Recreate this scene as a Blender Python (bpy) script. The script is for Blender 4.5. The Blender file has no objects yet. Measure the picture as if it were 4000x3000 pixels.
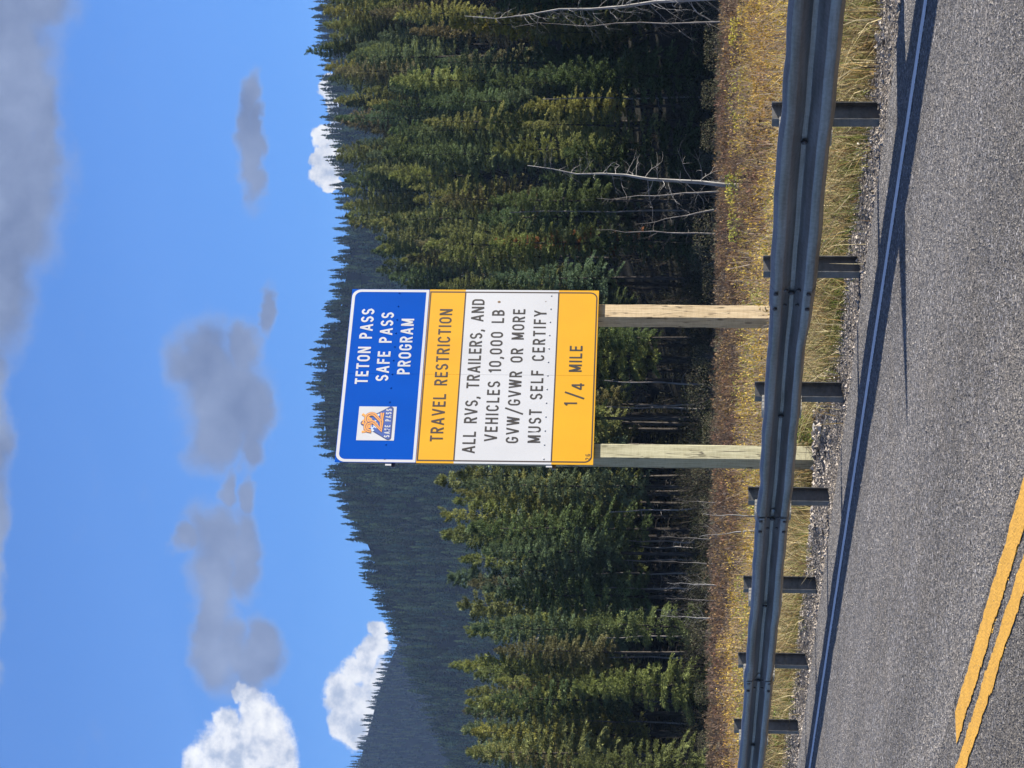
import bpy, math, random
import numpy as np
from mathutils import Matrix, Vector
R = math.radians
scn = bpy.context.scene
C = scn.collection

# ------------------------------------------------------------------ camera (photo was taken upright and stored turned a quarter)
F = 10000.0; HC = 1.13; ROLL = 0.009
PITCH = math.atan(684 / F)
fwd = Vector((0, math.cos(PITCH), math.sin(PITCH)))
up0 = Vector((0, -math.sin(PITCH), math.cos(PITCH)))
rt0 = Vector((1, 0, 0))
rt = (rt0 + ROLL * up0).normalized()
dn = fwd.cross(rt).normalized()
cam_d = bpy.data.cameras.new("camera"); cam = bpy.data.objects.new("camera", cam_d); C.objects.link(cam)
m = Matrix((( dn.x, rt.x, -fwd.x, 0), (dn.y, rt.y, -fwd.y, 0), (dn.z, rt.z, -fwd.z, HC), (0, 0, 0, 1)))
cam.matrix_world = m
cam_d.sensor_fit = 'HORIZONTAL'; cam_d.sensor_width = 36; cam_d.lens = 36 * F / 4000
cam_d.clip_start = 0.1; cam_d.clip_end = 30000
scn.camera = cam

def ray(u, v):
    return rt * ((u - 1500) / F) + dn * ((v - 2000) / F) + fwd
def at(u, v, Y):
    r = ray(u, v); s = Y / r.y
    return Vector((r.x * s, Y, HC + r.z * s))
def proj(p):
    q = Vector(p) - Vector((0, 0, HC)); d = q.dot(fwd)
    return 1500 + F * q.dot(rt) / d, 2000 + F * q.dot(dn) / d

# ------------------------------------------------------------------ sun, sky, exposure
SUN_AZ = 13.5          # degrees from +x towards +y
SUN_EL = 23.5
sd = Vector((math.cos(R(SUN_EL)) * math.cos(R(SUN_AZ)), math.cos(R(SUN_EL)) * math.sin(R(SUN_AZ)), math.sin(R(SUN_EL))))
sl = bpy.data.lights.new("sun", 'SUN'); sl.energy = 5.0; sl.angle = R(0.5); sl.color = (1.0, 0.93, 0.82)
so = bpy.data.objects.new("sun", sl); C.objects.link(so)
so.rotation_euler = sd.to_track_quat('Z', 'Y').to_euler()
scn.view_settings.view_transform = 'Standard'; scn.view_settings.look = 'None'
scn.view_settings.gamma = 1; scn.view_settings.exposure = 1.5

world = bpy.data.worlds.new("World"); scn.world = world; world.use_nodes = True

class NT:
    def __init__(s, tree): s.t = tree; s.n = tree.nodes; s.l = tree.links
    def node(s, typ, **kw):
        nd = s.n.new(typ)
        for k, v in kw.items():
            if k.startswith('i_'):
                key = k[2:]; key = int(key) if key.isdigit() else key.replace('_', ' ')
                s.set(nd.inputs[key], v)
            else: setattr(nd, k, v)
        return nd
    def set(s, sock, v):
        if isinstance(v, bpy.types.NodeSocket): s.l.new(v, sock)
        else: sock.default_value = v
    def math(s, op, a, b=0.0, c=0.0, clamp=False):
        nd = s.n.new('ShaderNodeMath'); nd.operation = op; nd.use_clamp = clamp
        s.set(nd.inputs[0], a); s.set(nd.inputs[1], b); s.set(nd.inputs[2], c); return nd.outputs[0]
    def vmath(s, op, a, b=(0, 0, 0), c=(0, 0, 0)):
        nd = s.n.new('ShaderNodeVectorMath'); nd.operation = op
        s.set(nd.inputs[0], a); s.set(nd.inputs[1], b)
        if op == 'MULTIPLY_ADD': s.set(nd.inputs[2], c)
        return nd.outputs['Value'] if op in ('LENGTH', 'DOT_PRODUCT') else nd.outputs[0]
    def mix(s, f, a, b, mode='MIX'):
        nd = s.n.new('ShaderNodeMix'); nd.data_type = 'RGBA'; nd.blend_type = mode
        s.set(nd.inputs[0], f); s.set(nd.inputs[6], a); s.set(nd.inputs[7], b); return nd.outputs[2]
    def noise(s, vec, scale, detail=4, rough=0.55, out=0, dist=0.0):
        nd = s.n.new('ShaderNodeTexNoise')
        if vec is not None: s.l.new(vec, nd.inputs['Vector'])
        nd.inputs['Scale'].default_value = scale; nd.inputs['Detail'].default_value = detail
        nd.inputs['Roughness'].default_value = rough; nd.inputs['Distortion'].default_value = dist
        return nd.outputs[out]
    def ramp(s, f, stops, interp='LINEAR'):
        nd = s.n.new('ShaderNodeValToRGB'); e = nd.color_ramp.elements; nd.color_ramp.interpolation = interp
        while len(e) < len(stops): e.new(0.5)
        for q, (p, c) in zip(e, stops):
            q.position = p; q.color = tuple(c) + (1,) if len(c) == 3 else c
        s.set(nd.inputs[0], f); return nd.outputs[0]
    def maprange(s, v, a, b, c=0.0, d=1.0, smooth=True):
        nd = s.n.new('ShaderNodeMapRange'); nd.interpolation_type = 'SMOOTHSTEP' if smooth else 'LINEAR'
        s.set(nd.inputs[0], v); s.set(nd.inputs[1], a); s.set(nd.inputs[2], b); s.set(nd.inputs[3], c); s.set(nd.inputs[4], d)
        return nd.outputs[0]

def build_world():
    t = NT(world.node_tree); bg = t.n['Background']
    sky = t.node('ShaderNodeTexSky', sky_type='NISHITA', sun_disc=False)
    sky.sun_elevation = R(SUN_EL); sky.sun_rotation = R(90 - SUN_AZ)
    sky.altitude = 2200; sky.air_density = 1.0; sky.dust_density = 0.2; sky.ozone_density = 3.0
    # clear mountain air: deep saturated blue
    skyc = t.mix(1.0, sky.outputs[0], SKY_TINT, 'MULTIPLY')
    g = t.node('ShaderNodeTexCoord').outputs['Generated']
    sep = t.node('ShaderNodeSeparateXYZ'); t.l.new(g, sep.inputs[0])
    yc = t.math('MAXIMUM', sep.outputs[1], 0.05)
    a = t.math('DIVIDE', sep.outputs[0], yc); b = t.math('DIVIDE', sep.outputs[2], yc)
    cmb = t.node('ShaderNodeCombineXYZ'); t.l.new(a, cmb.inputs[0]); t.l.new(b, cmb.inputs[1])
    p0 = cmb.outputs[0]
    w1 = t.vmath('SUBTRACT', t.noise(p0, 42, 4, 0.55, 1), (0.5, 0.5, 0.5))
    w2 = t.vmath('SUBTRACT', t.noise(p0, 170, 4, 0.6, 1), (0.5, 0.5, 0.5))
    soft_p = t.vmath('ADD', t.vmath('MULTIPLY_ADD', w1, (0.020, 0.020, 0), p0), t.vmath('MULTIPLY', w2, (0.0045, 0.0045, 0)))
    crisp_p = t.vmath('ADD', t.vmath('MULTIPLY_ADD', w1, (0.005, 0.005, 0), p0), t.vmath('MULTIPLY', w2, (0.0055, 0.0055, 0)))
    def field(p, ells):
        f = None
        for (u, v, ru, rv) in ells:
            r = ray(u, v); ca, cb = r.x / r.y, r.z / r.y
            ra, rb = ru / F, rv / F
            q = t.vmath('MULTIPLY_ADD', p, (1 / ra, 1 / rb, 0), (-ca / ra, -cb / rb, 0))
            d = t.vmath('LENGTH', q)
            e = t.math('SUBTRACT', 1.0, d)
            f = e if f is None else t.math('MAXIMUM', f, e)
        return f
    # (u, v, half width, half height) in pixels of the upright 3000x4000 photo, used only as sky directions
    grey = [(2700, 10, 560, 255), (2250, 60, 420, 220), (1950, -20, 420, 190), (2500, 170, 330, 90), (3000, 60, 200, 260),
            (1400, -50, 420, 95), (800, -50, 520, 75),
            (2420, 978, 230, 62), (2600, 990, 130, 50), (2300, 985, 90, 58), (2490, 1030, 110, 40),
            (1580, 800, 190, 160), (1430, 880, 250, 200), (1300, 850, 150, 130), (1640, 960, 120, 90), (1400, 1000, 180, 80), (1230, 980, 110, 75), (1780, 1050, 110, 35),
            (900, 850, 150, 130), (720, 840, 210, 120), (560, 800, 200, 75), (830, 960, 200, 75), (430, 870, 170, 110), (400, 985, 110, 110), (480, 1010, 130, 90), (1080, 900, 90, 50), (1050, 985, 70, 40), (880, 720, 60, 55)]
    dense = t.maprange(t.math('ADD', field(soft_p, grey), t.math('MULTIPLY', t.math('SUBTRACT', t.noise(p0, 90, 5, 0.6), 0.5), 0.5)), -0.24, 0.50)
    dense = t.math('MULTIPLY', dense, 0.93)
    thin = t.maprange(t.noise(t.vmath('MULTIPLY', p0, (1, 2.2, 1)), 26, 6, 0.6), 0.60, 0.85, 0, 0.22)
    dense = t.math('MAXIMUM', dense, t.math('MULTIPLY', thin, t.maprange(b, 0.03, 0.09)))
    greyc = t.ramp(t.noise(t.vmath('ADD', p0, (0.3, 0.1, 0)), 34, 5, 0.55), [(0.3, (0.175, 0.22, 0.36)), (0.72, (0.33, 0.40, 0.58))])
    thinc = t.math('SUBTRACT', 1.0, t.maprange(dense, 0.15, 0.85))
    greyc = t.mix(t.math('MULTIPLY', thinc, 0.35), greyc, (0.52, 0.62, 0.85, 1))
    white = [(30, 900, 190, 165), (110, 1020, 210, 130), (10, 770, 90, 75), (240, 985, 90, 70), (20, 1080, 230, 100), (170, 880, 80, 60), (290, 930, 50, 40),
             (300, 1330, 100, 75), (240, 1370, 105, 95), (190, 1340, 90, 70), (160, 1400, 110, 85), (380, 1390, 70, 75), (430, 1430, 60, 60), (480, 1470, 50, 70), (540, 1480, 45, 50), (240, 1480, 220, 110), (105, 1400, 45, 60),
             (2460, 1285, 60, 70), (2380, 1270, 55, 65), (2320, 1275, 50, 75), (2660, 1290, 50, 50), (2600, 1310, 60, 40), (2430, 1330, 120, 60), (2270, 1300, 30, 50)]
    wf = t.math('ADD', field(crisp_p, white), t.math('MULTIPLY', t.math('SUBTRACT', t.noise(p0, 330, 5, 0.65), 0.5), 0.45))
    wd = t.maprange(wf, 0.0, t.maprange(a, -0.12, -0.02, 0.34, 0.2))
    shade = t.noise(t.vmath('ADD', p0, (0.004, 0.006, 0)), 95, 5, 0.6)
    whitec = t.ramp(t.math('ADD', shade, t.math('MULTIPLY', wf, -0.12)), [(0.30, (0.50, 0.58, 0.74)), (0.46, (0.92, 0.94, 1.0)), (0.62, (1.15, 1.15, 1.12))])
    front = t.maprange(sep.outputs[1], 0.3, 0.6)
    col = t.mix(t.math('MULTIPLY', wd, front), skyc, t.vmath('MULTIPLY', whitec, (CLOUD_K * 1.0,) * 3))
    col = t.mix(t.math('MULTIPLY', dense, front), col, t.vmath('MULTIPLY', greyc, (CLOUD_K,) * 3))
    # unseen broken cloud around and behind the view, added to whiten the ambient light
    gn = t.noise(g, 3.2, 7, 0.6)
    cover = t.math('MULTIPLY', t.maprange(gn, 0.48, 0.62), t.maprange(sep.outputs[2], 0.02, 0.12))
    inframe = t.math('MULTIPLY', t.math('MULTIPLY', t.maprange(t.math('ABSOLUTE', a), 0.22, 0.32, 1, 0), t.maprange(b, 0.32, 0.42, 1, 0)), front)
    cover = t.math('MULTIPLY', cover, t.math('SUBTRACT', 1.0, inframe))
    around = t.ramp(t.noise(g, 7, 5), [(0.3, (1.3, 1.45, 1.75)), (0.7, (2.9, 2.9, 2.9))])
    col = t.mix(cover, col, around)
    t.l.new(col, bg.inputs[0]); bg.inputs[1].default_value = 0.057
    world.cycles.sampling_method = 'MANUAL'; world.cycles.sample_map_resolution = 1024
SKY_TINT = (0.45, 0.715, 1.10, 1.0)
CLOUD_K = 6.0
build_world()

scn.cycles.max_bounces = 6; scn.cycles.diffuse_bounces = 3; scn.cycles.glossy_bounces = 3
scn.cycles.transmission_bounces = 3; scn.cycles.transparent_max_bounces = 6; scn.cycles.volume_bounces = 0
scn.cycles.use_adaptive_sampling = True

# ------------------------------------------------------------------ mesh helpers
class MB:
    """collects polygons; build() links ONE mesh object"""
    def __init__(s): s.v = []; s.f = []; s.mi = []; s.m = 0
    def add(s, vs, fs):
        o = len(s.v); s.v += [tuple(p) for p in vs]; s.f += [tuple(i + o for i in f) for f in fs]; s.mi += [s.m] * len(fs)
    def box(s, x0, x1, y0, y1, z0, z1):
        s.add([(x0, y0, z0), (x1, y0, z0), (x1, y1, z0), (x0, y1, z0), (x0, y0, z1), (x1, y0, z1), (x1, y1, z1), (x0, y1, z1)],
              [(0, 3, 2, 1), (4, 5, 6, 7), (0, 1, 5, 4), (1, 2, 6, 5), (2, 3, 7, 6), (3, 0, 4, 7)])
    def tube(s, pts, rad, n=6, cap=True):
        pts = [Vector(p) for p in pts]; vs = []; fs = []; prev = None
        for i, p in enumerate(pts):
            d = (pts[min(i + 1, len(pts) - 1)] - pts[max(i - 1, 0)]).normalized()
            a = d.orthogonal().normalized() if prev is None else (prev - d * prev.dot(d)).normalized()
            prev = a; b = d.cross(a); r = rad[i] if hasattr(rad, '__len__') else rad
            for k in range(n):
                q = 2 * math.pi * k / n; vs.append(p + (a * math.cos(q) + b * math.sin(q)) * r)
        for i in range(len(pts) - 1):
            for k in range(n):
                fs.append((i * n + k, i * n + (k + 1) % n, (i + 1) * n + (k + 1) % n, (i + 1) * n + k))
        if cap:
            fs.append(tuple(range(n))[::-1]); fs.append(tuple(range((len(pts) - 1) * n, len(pts) * n)))
        s.add(vs, fs)
    def build(s, name, mats, parent=None, smooth=False, loc=None):
        me = bpy.data.meshes.new(name); me.from_pydata(s.v, [], s.f)
        mats = mats if isinstance(mats, (list, tuple)) else [mats]
        for mm in mats: me.materials.append(mm)
        if len(mats) > 1: me.polygons.foreach_set('material_index', s.mi)
        if smooth: me.shade_smooth()
        me.update()
        return link(name, me, parent, loc)
def link(name, me, parent=None, loc=None):
    o = bpy.data.objects.new(name, me); C.objects.link(o)
    if parent is not None: o.parent = parent
    if loc is not None: o.location = loc
    return o
def tri_mesh(name, V, mat, col=None, nper=3):
    """V: (N*nper,3) array of unshared polygons"""
    V = np.ascontiguousarray(V, dtype=np.float32); nv = len(V); nf = nv // nper
    me = bpy.data.meshes.new(name)
    me.vertices.add(nv); me.vertices.foreach_set('co', V.ravel())
    me.loops.add(nv); me.loops.foreach_set('vertex_index', np.arange(nv, dtype=np.int32))
    me.polygons.add(nf); me.polygons.foreach_set('loop_start', np.arange(0, nv, nper, dtype=np.int32))
    me.polygons.foreach_set('loop_total', np.full(nf, nper, dtype=np.int32))
    if col is not None:
        ca = me.color_attributes.new('col', 'FLOAT_COLOR', 'POINT')
        cc = np.ones((nv, 4), np.float32); cc[:, :3] = np.repeat(col, nper, axis=0); ca.data.foreach_set('color', cc.ravel())
    me.materials.append(mat); me.update(calc_edges=True)
    return me
def tag(o, label=None, cat=None, group=None, kind=None):
    if label: o['label'] = label
    if cat: o['category'] = cat
    if group: o['group'] = group
    if kind: o['kind'] = kind
    return o
def empty(name, loc, rotz=0.0):
    o = bpy.data.objects.new(name, None); C.objects.link(o); o.location = loc; o.rotation_euler = (0, 0, rotz)
    o.empty_display_size = 0.2
    return o

# ------------------------------------------------------------------ materials
def mat(name, base=(0.5, 0.5, 0.5), rough=0.7, spec=0.3, metal=0.0, fn=None):
    mt = bpy.data.materials.new(name); mt.use_nodes = True; t = NT(mt.node_tree)
    bs = t.n['Principled BSDF']; bs.inputs['Base Color'].default_value = tuple(base) + (1,)
    bs.inputs['Roughness'].default_value = rough; bs.inputs['Specular IOR Level'].default_value = spec; bs.inputs['Metallic'].default_value = metal
    if fn: fn(t, bs)
    return mt
def obco(t): return t.node('ShaderNodeTexCoord').outputs['Object']
def bump(t, bs, h, strength, dist):
    b = t.node('ShaderNodeBump'); b.inputs['Strength'].default_value = strength; b.inputs['Distance'].default_value = dist
    t.l.new(h, b.inputs['Height']); t.l.new(b.outputs[0], bs.inputs['Normal'])

def f_asphalt(t, bs):
    o = obco(t); sep = t.node('ShaderNodeSeparateXYZ'); t.l.new(o, sep.inputs[0])
    v = t.node('ShaderNodeTexVoronoi'); t.l.new(o, v.inputs['Vector']); v.inputs['Scale'].default_value = 50
    v2 = t.node('ShaderNodeTexVoronoi'); t.l.new(o, v2.inputs['Vector']); v2.inputs['Scale'].default_value = 95
    s2 = t.node('ShaderNodeSeparateColor'); t.l.new(v.outputs['Color'], s2.inputs[0])
    s3 = t.node('ShaderNodeSeparateColor'); t.l.new(v2.outputs['Color'], s3.inputs[0])
    chip = t.ramp(s2.outputs[0], [(0.0, (0.022, 0.022, 0.024)), (0.45, (0.085, 0.082, 0.082)), (0.75, (0.19, 0.181, 0.175)), (1.0, (0.52, 0.50, 0.48))])
    chip2 = t.ramp(s3.outputs[1], [(0.0, (0.02, 0.02, 0.022)), (0.6, (0.11, 0.107, 0.106)), (1.0, (0.40, 0.385, 0.37))])
    c = t.mix(0.45, chip, chip2)
    # tar between the chips
    gap = t.maprange(v.outputs['Distance'], 0.40, 0.62, 0, 0.75)
    c = t.mix(gap, c, (0.012, 0.012, 0.014, 1))
    # wheel tracks and patchy wear along the lane
    st = t.vmath('MULTIPLY', o, (0.12, 1.6, 1))
    tr = t.maprange(t.noise(st, 1.3, 3), 0.35, 0.68, 0.86, 1.22)
    big = t.maprange(t.noise(o, 0.9, 4), 0.3, 0.7, 0.9, 1.1)
    lane2 = t.maprange(t.math('ADD', sep.outputs[1], t.math('MULTIPLY', t.math('SUBTRACT', t.noise(o, 9, 3), 0.5), 0.02)), 4.565, 4.585)
    k = t.math('MULTIPLY', t.math('MULTIPLY', tr, big), t.math('SUBTRACT', 1.0, t.math('MULTIPLY', lane2, 0.22)))
    seam = t.math('MULTIPLY', t.maprange(t.math('ABSOLUTE', t.math('SUBTRACT', t.math('ADD', sep.outputs[1], t.math('MULTIPLY', t.math('SUBTRACT', t.noise(o, 5, 3), 0.5), 0.03)), 4.575)), 0.008, 0.022, 1, 0), 0.8)
    k = t.math('MULTIPLY', k, t.math('SUBTRACT', 1.0, seam))
    k = t.math('MULTIPLY', k, 1.15)
    warm = t.mix(t.maprange(t.noise(o, 2.3, 4), 0.45, 0.7), (1, 1, 1.03, 1), (1.06, 1.0, 0.93, 1))
    c = t.mix(1.0, t.vmath('MULTIPLY', c, warm), k, 'MULTIPLY')
    t.l.new(c, bs.inputs['Base Color'])
    h = t.math('ADD', t.math('MULTIPLY', v.outputs['Distance'], -1.0), t.math('MULTIPLY', t.math('ADD', s2.outputs[1], s3.outputs[0]), 0.5))
    bump(t, bs, h, 0.75, 0.006)
M_asphalt = mat('asphalt', rough=0.75, spec=0.35, fn=f_asphalt)

def paint_fn(col, wear):
    def f(t, bs):
        o = obco(t)
        n = t.noise(o, 75, 4, 0.7); n2 = t.noise(t.vmath('MULTIPLY', o, (0.6, 6, 1)), 3, 4)
        k = t.maprange(t.math('ADD', n, t.math('MULTIPLY', n2, 0.35)), wear, wear + 0.10)
        c = t.mix(t.maprange(t.noise(o, 8, 5), 0.3, 0.7), tuple(x * 0.82 for x in col) + (1,), tuple(col) + (1,))
        t.l.new(t.mix(k, c, (0.06, 0.058, 0.055, 1)), bs.inputs['Base Color'])
        bump(t, bs, t.noise(o, 95, 3), 0.8, 0.006)
    return f
M_white = mat('white_paint', rough=0.6, fn=paint_fn((0.84, 0.84, 0.84), 0.86))
M_yellow = mat('yellow_paint', rough=0.6, fn=paint_fn((0.62, 0.34, 0.045), 0.80))

def f_galv(lo, hi, streak=1.0):
    def f(t, bs):
        o = obco(t)
        n = t.noise(t.vmath('MULTIPLY', o, (0.35, 3, 6)), 3.0, 6, 0.6); n2 = t.noise(o, 38, 3); 
        st = t.noise(t.vmath('MULTIPLY', o, (0.5, 2, 60)), 1.0, 5, 0.7)
        k = t.math('ADD', t.math('MULTIPLY', n, 0.6), t.math('ADD', t.math('MULTIPLY', n2, 0.2), t.math('MULTIPLY', st, 0.2 * streak)))
        c = t.ramp(k, [(0.34, tuple(lo)), (0.62, tuple(hi))])
        dirt = t.math('MULTIPLY', t.maprange(t.noise(t.vmath('MULTIPLY', o, (1.2, 4, 9)), 2.2, 6, 0.7), 0.52, 0.72), 0.55)
        c = t.mix(dirt, c, (0.11, 0.09, 0.065, 1))
        t.l.new(c, bs.inputs['Base Color']); t.l.new(t.math('MULTIPLY', t.math('SUBTRACT', 1.0, dirt), bs.inputs['Metallic'].default_value), bs.inputs['Metallic'])
        t.l.new(t.maprange(n, 0.3, 0.7, 0.40, 0.56), bs.inputs['Roughness'])
        bump(t, bs, n2, 0.08, 0.004)
    return f
M_galv = mat('galvanised_steel', metal=0.92, spec=0.5, fn=f_galv((0.13, 0.124, 0.115), (0.36, 0.352, 0.338)))
M_post = mat('weathered_post_steel', metal=0.75, spec=0.5, fn=f_galv((0.07, 0.072, 0.075), (0.17, 0.172, 0.176)))
M_bolt = mat('bolt_steel', (0.10, 0.09, 0.085), 0.5, 0.5, 0.7)
M_block = mat('pale_composite_block', (0.40, 0.38, 0.33), 0.7)

def f_wood(c0, c1, c2):
    def f(t, bs):
        o = obco(t)
        g = t.noise(t.vmath('MULTIPLY', o, (9, 9, 0.8)), 4.0, 6, 0.62, 0, 0.6)
        b = t.noise(t.vmath('MULTIPLY', o, (2, 2, 1.4)), 1.6, 4)
        saw = t.noise(t.vmath('MULTIPLY', t.vmath('ADD', o, (0, 0, 0)), (8, 8, 60)), 1.0, 3)
        c = t.ramp(t.math('ADD', t.math('MULTIPLY', g, 0.75), t.math('MULTIPLY', saw, 0.25)), [(0.32, c0), (0.55, c1), (0.75, c2)])
        rust = t.math('MULTIPLY', t.maprange(t.noise(t.vmath('MULTIPLY', o, (6, 6, 3.0)), 1.0, 5, 0.6), 0.60, 0.70), t.maprange(b, 0.5, 0.62))
        c = t.mix(t.math('MULTIPLY', rust, 0.65), c, (0.30, 0.13, 0.05, 1))
        vk = t.node('ShaderNodeTexVoronoi'); t.l.new(t.vmath('MULTIPLY', o, (6, 6, 2.6)), vk.inputs['Vector']); vk.inputs['Scale'].default_value = 1.0
        knot = t.maprange(vk.outputs['Distance'], 0.08, 0.16, 0.7, 0)
        c = t.mix(knot, c, tuple(x * 0.42 for x in c0) + (1,))
        crack = t.maprange(t.math('ABSOLUTE', t.math('SUBTRACT', t.noise(t.vmath('MULTIPLY', o, (7, 7, 0.5)), 1.6, 3, 0.5), 0.5)), 0.003, 0.012, 0.8, 0)
        c = t.mix(crack, c, (0.05, 0.04, 0.03, 1))
        t.l.new(c, bs.inputs['Base Color'])
        bump(t, bs, g, 0.3, 0.01)
    return f
M_wood_tan = mat('sawn_timber_tan', rough=0.8, spec=0.2, fn=f_wood((0.36, 0.27, 0.16), (0.52, 0.41, 0.26), (0.62, 0.52, 0.35)))
M_wood_green = mat('treated_timber_green', rough=0.8, spec=0.2, fn=f_wood((0.28, 0.26, 0.16), (0.42, 0.40, 0.27), (0.52, 0.49, 0.33)))

def f_sheet(col, amt=0.06):
    def f(t, bs):
        o = obco(t)
        n = t.noise(t.vmath('MULTIPLY', o, (0.8, 1, 0.5)), 1.4, 5)
        v = t.node('ShaderNodeTexVoronoi'); t.l.new(o, v.inputs['Vector']); v.inputs['Scale'].default_value = 190
        k = t.math('ADD', t.maprange(n, 0.3, 0.7, 1 - amt, 1 + amt), t.math('MULTIPLY', t.math('SUBTRACT', v.outputs['Distance'], 0.4), 0.08))
        t.l.new(t.mix(1.0, tuple(col) + (1,), k, 'MULTIPLY'), bs.inputs['Base Color'])
        bump(t, bs, t.noise(o, 2.2, 3), 0.05, 0.02)
    return f
M_sblue = mat('blue_sheeting', rough=0.6, spec=0.02, fn=f_sheet((0.0, 0.066, 0.40)))
M_swhite = mat('white_sheeting', rough=0.45, spec=0.35, fn=f_sheet((0.47, 0.485, 0.52), 0.05))
M_samber = mat('amber_sheeting', rough=0.45, spec=0.2, fn=f_sheet((0.62, 0.315, 0.003), 0.05))
M_sblack = mat('black_legend', (0.016, 0.013, 0.013), 0.5, 0.3)
M_sbrown = mat('brown_legend', (0.030, 0.014, 0.012), 0.5, 0.3)
M_navy = mat('emblem_navy', (0.012, 0.03, 0.13), 0.5, 0.3)
M_eblue = mat('emblem_blue', (0.012, 0.062, 0.30), 0.5, 0.3)
M_orange = mat('emblem_orange', (0.70, 0.29, 0.05), 0.5, 0.3)
M_snow = mat('emblem_snow_blue', (0.50, 0.62, 0.85), 0.5, 0.3)
M_alu = mat('sign_back_aluminium', (0.42, 0.42, 0.43), 0.45, 0.5, 0.8)

def f_foliage(t, bs):
    oi = t.node('ShaderNodeObjectInfo'); o = obco(t)
    n = t.noise(o, 0.9, 4, 0.6); n2 = t.noise(o, 5.0, 3, 0.6)
    k = t.math('MULTIPLY', t.maprange(n, 0.3, 0.7, 0.62, 1.35), t.maprange(n2, 0.25, 0.75, 0.65, 1.4))
    c = t.mix(1.0, oi.outputs['Color'], k, 'MULTIPLY')
    c = t.mix(t.maprange(n2, 0.62, 0.8, 0, 0.25), c, (0.17, 0.15, 0.07, 1))
    t.l.new(c, bs.inputs['Base Color'])
    add_trans(t, bs, c, 0.30)
def add_trans(t, bs, c, f):
    tr = t.node('ShaderNodeBsdfTranslucent'); t.set(tr.inputs[0], c)
    mx = t.node('ShaderNodeMixShader'); mx.inputs[0].default_value = f
    t.l.new(bs.outputs[0], mx.inputs[1]); t.l.new(tr.outputs[0], mx.inputs[2])
    t.l.new(mx.outputs[0], t.n['Material Output'].inputs['Surface'])
M_fol = mat('needle_foliage', rough=0.7, spec=0.10, fn=f_foliage)
def f_attr(trans):
    def f(t, bs):
        a = t.node('ShaderNodeAttribute', attribute_name='col').outputs['Color']
        t.l.new(a, bs.inputs['Base Color'])
        if trans: add_trans(t, bs, a, trans)
    return f
M_grass = mat('grass_blades', rough=0.7, spec=0.08, fn=f_attr(0.25))
M_far = mat('far_conifer_foliage', rough=0.8, spec=0.1, fn=f_attr(0.08))
M_stone = mat('crushed_stone', rough=0.85, spec=0.25, fn=f_attr(0))
def f_bark(c0, c1):
    def f(t, bs):
        o = obco(t); n = t.noise(t.vmath('MULTIPLY', o, (6, 6, 1.2)), 2.0, 5)
        t.l.new(t.ramp(n, [(0.35, c0), (0.65, c1)]), bs.inputs['Base Color']); bump(t, bs, n, 0.4, 0.02)
    return f
M_bark = mat('conifer_bark', rough=0.9, spec=0.1, fn=f_bark((0.026, 0.022, 0.019), (0.085, 0.075, 0.066)))
M_dead = mat('weathered_dead_wood', rough=0.85, spec=0.15, fn=f_bark((0.19, 0.183, 0.175), (0.38, 0.368, 0.352)))
M_twig = mat('bare_grey_twigs', rough=0.85, spec=0.15, fn=f_bark((0.13, 0.115, 0.105), (0.28, 0.26, 0.24)))
def f_soil(t, bs):
    o = obco(t)
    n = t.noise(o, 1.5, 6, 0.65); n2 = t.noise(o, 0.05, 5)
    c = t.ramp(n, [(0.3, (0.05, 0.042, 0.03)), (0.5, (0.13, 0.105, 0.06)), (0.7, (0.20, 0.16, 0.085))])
    c2 = t.ramp(n, [(0.3, (0.010, 0.011, 0.007)), (0.7, (0.026, 0.024, 0.016))])  # forest floor made near black, standing in for shade under the trees
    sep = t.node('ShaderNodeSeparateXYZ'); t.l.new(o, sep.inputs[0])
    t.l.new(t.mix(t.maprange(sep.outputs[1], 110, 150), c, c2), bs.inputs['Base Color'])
    bump(t, bs, n, 0.6, 0.05)
M_soil = mat('meadow_soil_and_forest_floor', rough=0.95, spec=0.1, fn=f_soil)
def f_gravel(t, bs):
    o = obco(t); v = t.node('ShaderNodeTexVoronoi'); t.l.new(o, v.inputs['Vector']); v.inputs['Scale'].default_value = 48
    s = t.node('ShaderNodeSeparateColor'); t.l.new(v.outputs['Color'], s.inputs[0])
    c = t.ramp(s.outputs[0], [(0, (0.08, 0.070, 0.060)), (0.5, (0.24, 0.21, 0.18)), (1, (0.50, 0.45, 0.40))])
    c = t.mix(t.maprange(v.outputs['Distance'], 0.4, 0.65, 0, 0.8), c, (0.03, 0.026, 0.022, 1))
    t.l.new(t.mix(t.maprange(t.noise(o, 3, 4), 0.35, 0.7, 0, 0.5), c, (0.11, 0.09, 0.07, 1)), bs.inputs['Base Color'])
    bump(t, bs, t.math('ADD', t.math('MULTIPLY', v.outputs['Distance'], -1), s.outputs[1]), 0.9, 0.012)
M_gravel = mat('shoulder_gravel', rough=0.9, spec=0.2, fn=f_gravel)
M_cloud = mat('cloud_white', (0.9, 0.9, 0.92), 1.0, 0.0)

# ------------------------------------------------------------------ road frame: t along the road (uphill left), w towards the camera
RD = Vector((-0.4428, 0.8967, 0)); RD.normalize(); RN = Vector((-RD.y, RD.x, 0))
R0 = Vector((0, 18.47, 0)); RANG = math.atan2(RD.y, RD.x)
def road_w(x, y): return (x - R0.x) * RN.x + (y - R0.y) * RN.y
def road_t(x, y): return (x - R0.x) * RD.x + (y - R0.y) * RD.y
def rp(t, w, z=0.0): return R0 + RD * t + RN * w + Vector((0, 0, z))

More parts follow.
